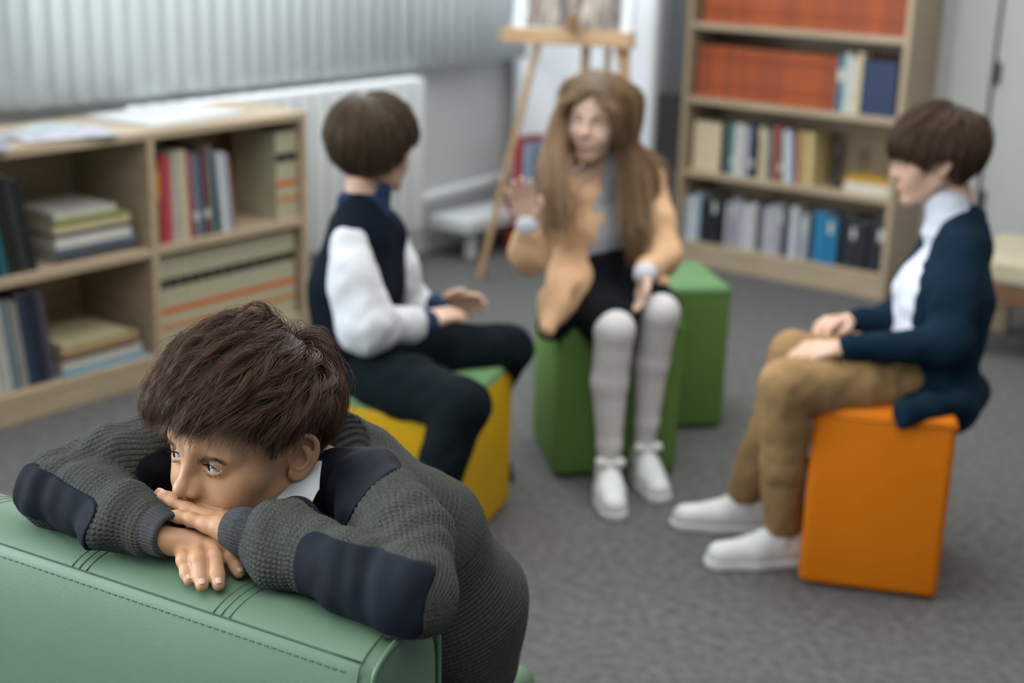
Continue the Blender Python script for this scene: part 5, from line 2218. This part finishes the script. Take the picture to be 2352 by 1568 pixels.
for ft_, t_ in ((gFtR, tR), (gFtL, tL)):
    h_ = np.array([ft_[0], ft_[1], 0])
    dd_ = (t_ - h_)
    dd_[2] = 0
    dd_ /= np.linalg.norm(dd_)
    so = shoe(girl, h_ - dd_ * .012, h_ + dd_ * .165, wshoe, rubber_w)
    bw = Field()
    s_ = np.cross(dd_, UPZ)
    c_ = h_ + dd_ * .040 + UPZ * .098
    for sg in (-1, 1):
        bw.chain([c_, c_ + s_ * .026 * sg + UPZ * .006], [.006, .013], .004, .004)
    bo = sdf_object('bow', bw, .003, wshoe, so)
hairG = hair_mat('light_brown_hair', (.215, .138, .074), .38, .3)
kid_face(girl, gM, gT, hairG, .95, .9)
# long hair: parted in the middle, falling over the shoulders
rgG = np.random.default_rng(5)
nG = 1100
RG = scalp_roots(rgG, nG, lambda p, q: in_scalp(p, -.010, -.060, .060))
sgn = np.where(RG[:, 0] >= 0, 1.0, -1.0).astype(np.float32)
gWd = (V3(*(np.array(gM).T @ np.array([0, 0, -1.0]))))
shoulders_local = [(np.array(gM).T @ (q - gT)).astype(np.float32) for q in (gShR, gShL, gNeck, lerp(gNeck, gHip, .6))]


GFL = (np.array(gM).T @ gF).astype(np.float32)


def girl_flow(p, t, g):
    side = np.stack([sgn, np.full(nG, -.25, np.float32), np.full(nG, -.25, np.float32)], 1)
    top = sstep(.05, .10, p[:, 2])[:, None]
    away = sstep(-.05, -.12, p[:, 2])[:, None]
    return side * top * 1.0 + gWd * (1 - top * .8) * 1.3 + V3(0, -.25, 0) * (p[:, 1:2] > .02) * (1 - top)


elR_local = (np.array(gM).T @ (gElR - gT)).astype(np.float32)


def girl_collide(p):
    a, b, c, d = shoulders_local
    f = lambda q: smin(smin(sd_chain(q, [a, c, b], [.058, .060, .066], .03), sd_cone(q, a, elR_local, .054, .050), .01), sd_cone(q, c, d, .085, .10), .04)
    dd_, g_ = grad(f, p)
    return p + g_ * np.clip(.004 - dd_, 0, .03)[:, None]


def loc_(q):
    return (np.array(gM).T @ (q - gT)).astype(np.float32)


FRONT = (RG[:, 1:2] > -.055)
_j = rgG.normal(size=(nG, 3)).astype(np.float32) * .016
G1 = np.where(sgn[:, None] > 0, loc_(px(1296, 415, 3.655)), loc_(px(1462, 420, 3.76))) + _j
G0 = np.where(sgn[:, None] > 0, loc_(px(1304, 335, 3.665)), loc_(px(1446, 335, 3.76))) + _j * .6
G2 = np.where(sgn[:, None] > 0, loc_(px(1288, 535, 3.600)), loc_(px(1466, 560, 3.72))) + _j * 1.3


def grow_long(rg, roots, L, npts):
    p = roots.copy()
    pts = [p.copy()]
    Hh = rg.uniform(.003, .010, len(roots)).astype(np.float32)
    nz = rg.normal(size=(len(roots), 3)).astype(np.float32) * .05
    for i in range(1, npts):
        t = i / (npts - 1)
        d, g = grad(skull_fn, p)
        near = np.clip(1 - (d - .03) / .03, 0, 1)[:, None]
        dr = girl_flow(p, t, g) + nz
        dr = dr - g * np.minimum((dr * g).sum(1, keepdims=True), 0) * near
        passed = ((p - G1) * gWd).sum(1, keepdims=True) > -.01
        above = ((p - G0) * gWd).sum(1, keepdims=True) < -.01
        tg = np.where(passed, G2, np.where(above, G0, G1)) - p
        near = np.where(FRONT & (((p - G0) * gWd).sum(1, keepdims=True) > -.07), near * .25, near)
        tg = tg / (np.linalg.norm(tg, axis=1, keepdims=True) + 1e-6)
        past2 = ((p - G2) * gWd).sum(1, keepdims=True) > -.01
        fall = np.where(FRONT & ~past2, tg + gWd * .25, gWd * 1.2 + GFL * .1)
        dr = dr * near + (fall + nz) * (1 - near)
        dr /= np.linalg.norm(dr, axis=1, keepdims=True) + 1e-9
        p = p + dr * (L / (npts - 1))[:, None]
        d, g = grad(skull_fn, p)
        p = p + g * np.clip(Hh * min(1, t * 6) + .002 - d, 0, .02)[:, None]
        lim = .073 * sstep(.075, .035, p[:, 2]) * sstep(-.02, .02, p[:, 1]) * sstep(-.46, -.38, p[:, 2])
        p[:, 0] = sgn * np.maximum(np.abs(p[:, 0]), lim)
        p = girl_collide(p)
        pts.append(p.copy())
    return np.stack(pts, 1)


Lg = (rgG.uniform(.36, .46, nG)).astype(np.float32)
GG = grow_long(rgG, RG, Lg, 26)
SG = clumped(rgG, GG, 10, .005, .35, .004)
# the bunch that falls forward over her right shoulder
nB = 240
way = [gM @ (np.array([.074, -.005, .060]) * .97) + gT, px(1284, 262, 3.72), px(1274, 325, 3.680), px(1270, 395, 3.615), px(1276, 460, 3.575), px(1280, 535, 3.555)]
base = np.stack([loc_(q) for q in way])
BW = []
for _i in range(nB):
    u_ = rgG.normal(size=3) * [.016, .012, .004]
    w_ = base + np.array([.35, .4, .55, .9, 1.1, 1.2])[:, None] * u_[None] + rgG.normal(size=(6, 3)) * .003
    w_[-1] += gWd * rgG.uniform(-.05, .03)
    c_ = catmull(w_, 5)
    BW.append(c_)
BW = np.array(BW, np.float32)
SB = clumped(rgG, BW, 9, .0035, .3, .003)
capG = Field()


def capG_fn(W):
    P = ((W - V3(*gT)) @ np.array(gM, np.float32)).astype(np.float32)
    d = skull_fn(P) - .007
    lim = np.interp(P[:, 1], [-.11, -.03, .0, .025, .05, .08, .1], [-.07, -.07, -.04, .0, .05, .072, .074])
    return smax(d, (lim - P[:, 2]).astype(np.float32), .006)


capG.add(capG_fn, gT - .16, gT + .16, 0)
hg = sdf_object('hair', capG, .004, mat('light_brown_hair_mass', (.09, .058, .031), .6, .3, 150, .4, 700), girl)
hg['label'] = 'long straight light brown hair'
hair_object('hair_strands', SG * .97, .0005, .0002, hairG, hg, gM, gT)['kind'] = 'stuff'
hair_object('hair_strands', SB, .0005, .0002, hairG, hg, gM, gT)['kind'] = 'stuff'

# ============ boy in a navy cardigan on the orange pouf (right), profile to the left
bM = frame_of(cdir(-.94, .03, .22), UPZ + .03 * cdir(1, 0, 0))
bT = px(2152, 362, 3.28)
bHip, bNeck = px(2122, 872, 3.32), px(2186, 492, 3.29)
bShN, bShF = px(2208, 575, 3.19), px(2165, 555, 3.46)
bElN, bWrN = px(2178, 792, 3.13), px(1925, 800, 3.12)
bElF, bWrF = px(2060, 745, 3.42), px(1950, 735, 3.36)
bKnN, bKnF = px(1806, 885, 3.10), px(1826, 818, 3.30)
bFtN, bFtF = pz(1795, 1225, .075), pz(1712, 1150, .075)
bAx = (bShN - bShF) / np.linalg.norm(bShN - bShF)
bFw = np.cross(UPZ, bAx)
bFw = bFw if bFw @ (CAM_R @ np.array([-1.0, 0, 0])) > 0 else -bFw
F = Field()
F.add(head_fn(bM, bT, scale=.94, squint=.3), bT - .14, bT + .14, 0)
F.chain([bM @ np.array([0, -.015, -.04]) + bT, bM @ np.array([0, -.040, -.09]) + bT, bNeck], [.034, .034, .037], .012, .02)
F.chain([bNeck - UPZ * .07, bHip], [.05, .05], .03, .02)
for sh_, el_, wr_ in ((bShN, bElN, bWrN), (bShF, bElF, bWrF)):
    F.chain([bNeck - UPZ * .06, sh_ - UPZ * .01, el_, wr_], [.03, .026, .024, .018], .02, .02)
for kn_, ft_ in ((bKnN, bFtN), (bKnF, bFtF)):
    F.chain([lerp(bHip, kn_, .3), kn_, ft_], [.035, .030, .022], .03, .02)
hand_into(F, bWrN, px(1850, 812, 3.12) - bWrN, cdir(0, -.8, -.6), cdir(0, -.5, .8), .35)
hand_into(F, bWrF, px(1872, 742, 3.30) - bWrF, cdir(.1, -.9, -.2), cdir(0, 0, -1), .45)
boyB = sdf_object('person', F, .0029, fair_m)
tag(boyB, 'boy in navy cardigan and tan trousers sitting in profile on the orange pouf', 'person')
kid_eyes(boyB, bM, bT, bM[:, 1], .94)
F = Field()
torso(F, bHip, lerp(bHip, bNeck, .5), lerp(bShN, bShF, .5) - UPZ * .03, bAx, (.066, .066, .058), [.088, .084, .062])
F.chain([bNeck + UPZ * .016 + bFw * .012, bNeck - UPZ * .03], [.048, .066], .02, .01)
F.add(lambda P: .0012 * np.sin(P[:, 2] * 130), *F.bounds(), 0, 'd')
crease(F, .003, 30, .2)
o = sdf_object('shirt', F, .005, mat('white_shirt_cloth', (.56, .60, .70), .8, .05, 25, .2, 600), boyB)
J = Field()
torso(J, bHip - UPZ * .035 - bFw * .010, lerp(bHip, bNeck, .5) - bFw * .016, lerp(bShN, bShF, .5) - UPZ * .025 - bFw * .010, bAx, (.074, .074, .066), [.094, .092, .070])
J.chain([px(2200, 925, 3.12), px(2130, 935, 3.10), px(2082, 948, 3.07), px(2072, 972, 3.055)], [.030, .030, .026, .014], .03, .02)
J.chain([px(2236, 502, 3.34), px(2225, 560, 3.30)], [.034, .05], .04, .02)
for q_ in (bShN, bShF):
    J.chain([bNeck - UPZ * .030 - bFw * .022, lerp(bNeck, q_, .75) - UPZ * .008], [.050, .052], .03, .02)
J.chain([bHip - UPZ * .03 + bAx * .11 + bFw * .03, px(2085, 955, 3.155)], [.060, .034], .04, .02)
J.chain([px(2085, 955, 3.155), px(2205, 945, 3.17), px(2235, 900, 3.26)], [.034, .036, .040], .04, .02)
crease(J, .004, 27, 1.7)
J.chain([bNeck + bFw * .085 + UPZ * .03, lerp(bNeck, bHip, .45) + bFw * .125, bHip + bFw * .14 - UPZ * .02], [.064, .074, .092], .012, .02, 's')
navyc = mat('navy_cardigan', (.0042, .0155, .030), .95, .15, 120, .3, 500, spec=.1)
o = sdf_object('cardigan', J, .005, navyc, boyB)
o['label'] = 'navy cardigan'
for sh_, el_, wr_ in ((bShN, bElN, bWrN), (bShF, bElF, bWrF)):
    F = Field()
    F.chain([sh_, lerp(sh_, el_, .5), el_, lerp(el_, wr_, .9)], [.054, .052, .046, .029], 0, .04)
    crease(F, .004, 30, 2.4)
    sdf_object('sleeve', F, .0045, navyc, o)
F = Field()
for kn_, ft_, sg in ((bKnN, bFtN, 1), (bKnF, bFtF, -1)):
    F.chain([bHip + bAx * .055 * sg - UPZ * .012, lerp(bHip + bAx * .05 * sg, kn_, .55), kn_, lerp(kn_, ft_, .5), ft_ + UPZ * .03], [.085, .074, .058, .051, .046], .022, .014)
crease(F, .0035, 38, 2.2)
o = sdf_object('trousers', F, .0045, mat('tan_chino', (.265, .162, .066), .85, .12, 30, .2, 600), boyB)
o['label'] = 'tan trousers'
for (hx, hy), (tx, ty), ft_ in (((1822, 1290), (1625, 1300), bFtN), ((1750, 1195), (1640, 1212), bFtF)):
    h_ = np.array([ft_[0], ft_[1], 0])
    t_ = pz(tx, ty, 0)
    dd_ = t_ - h_
    dd_ /= np.linalg.norm(dd_)
    shoe(boyB, h_ - dd_ * .035, h_ + dd_ * .165, mat('white_sneaker_leather', (.60, .63, .63), .5, .04, 20), rubber_w)
    G = Field()
    G.chain([h_ + UPZ * .06, h_ + UPZ * .13], [.035, .034], 0, .01)
    sdf_object('sock', G, .004, white_cloth, boyB)
hairB = hair_mat('brown_hair', (.055, .031, .018), .40, .3)
kid_face(boyB, bM, bT, hairB, .94)


def flowB(p, t, g):
    d = p - V3(0, -.05, .118)
    d = d - g * (d * g).sum(1, keepdims=True)
    d = d / (np.linalg.norm(d, axis=1, keepdims=True) + .004)
    low = (1 - sstep(.03, .09, p[:, 2]))[:, None]
    return d + V3(0, .25, -1.0) * low * .8


kid_hair(boyB, bM, bT, 9, (0, -.05, .118), .115, .024, .012, ([-.14, -.08, -.045, -.028, .012, .03, .06, .13], [-.078, -.074, -.060, .010, .010, -.012, .006, .016]), hairB,
         ('brown_hair_mass', (.018, .011, .007)), flow=flowB, n=1100, per=9, sc=.94, label='brown hair with a long fringe')
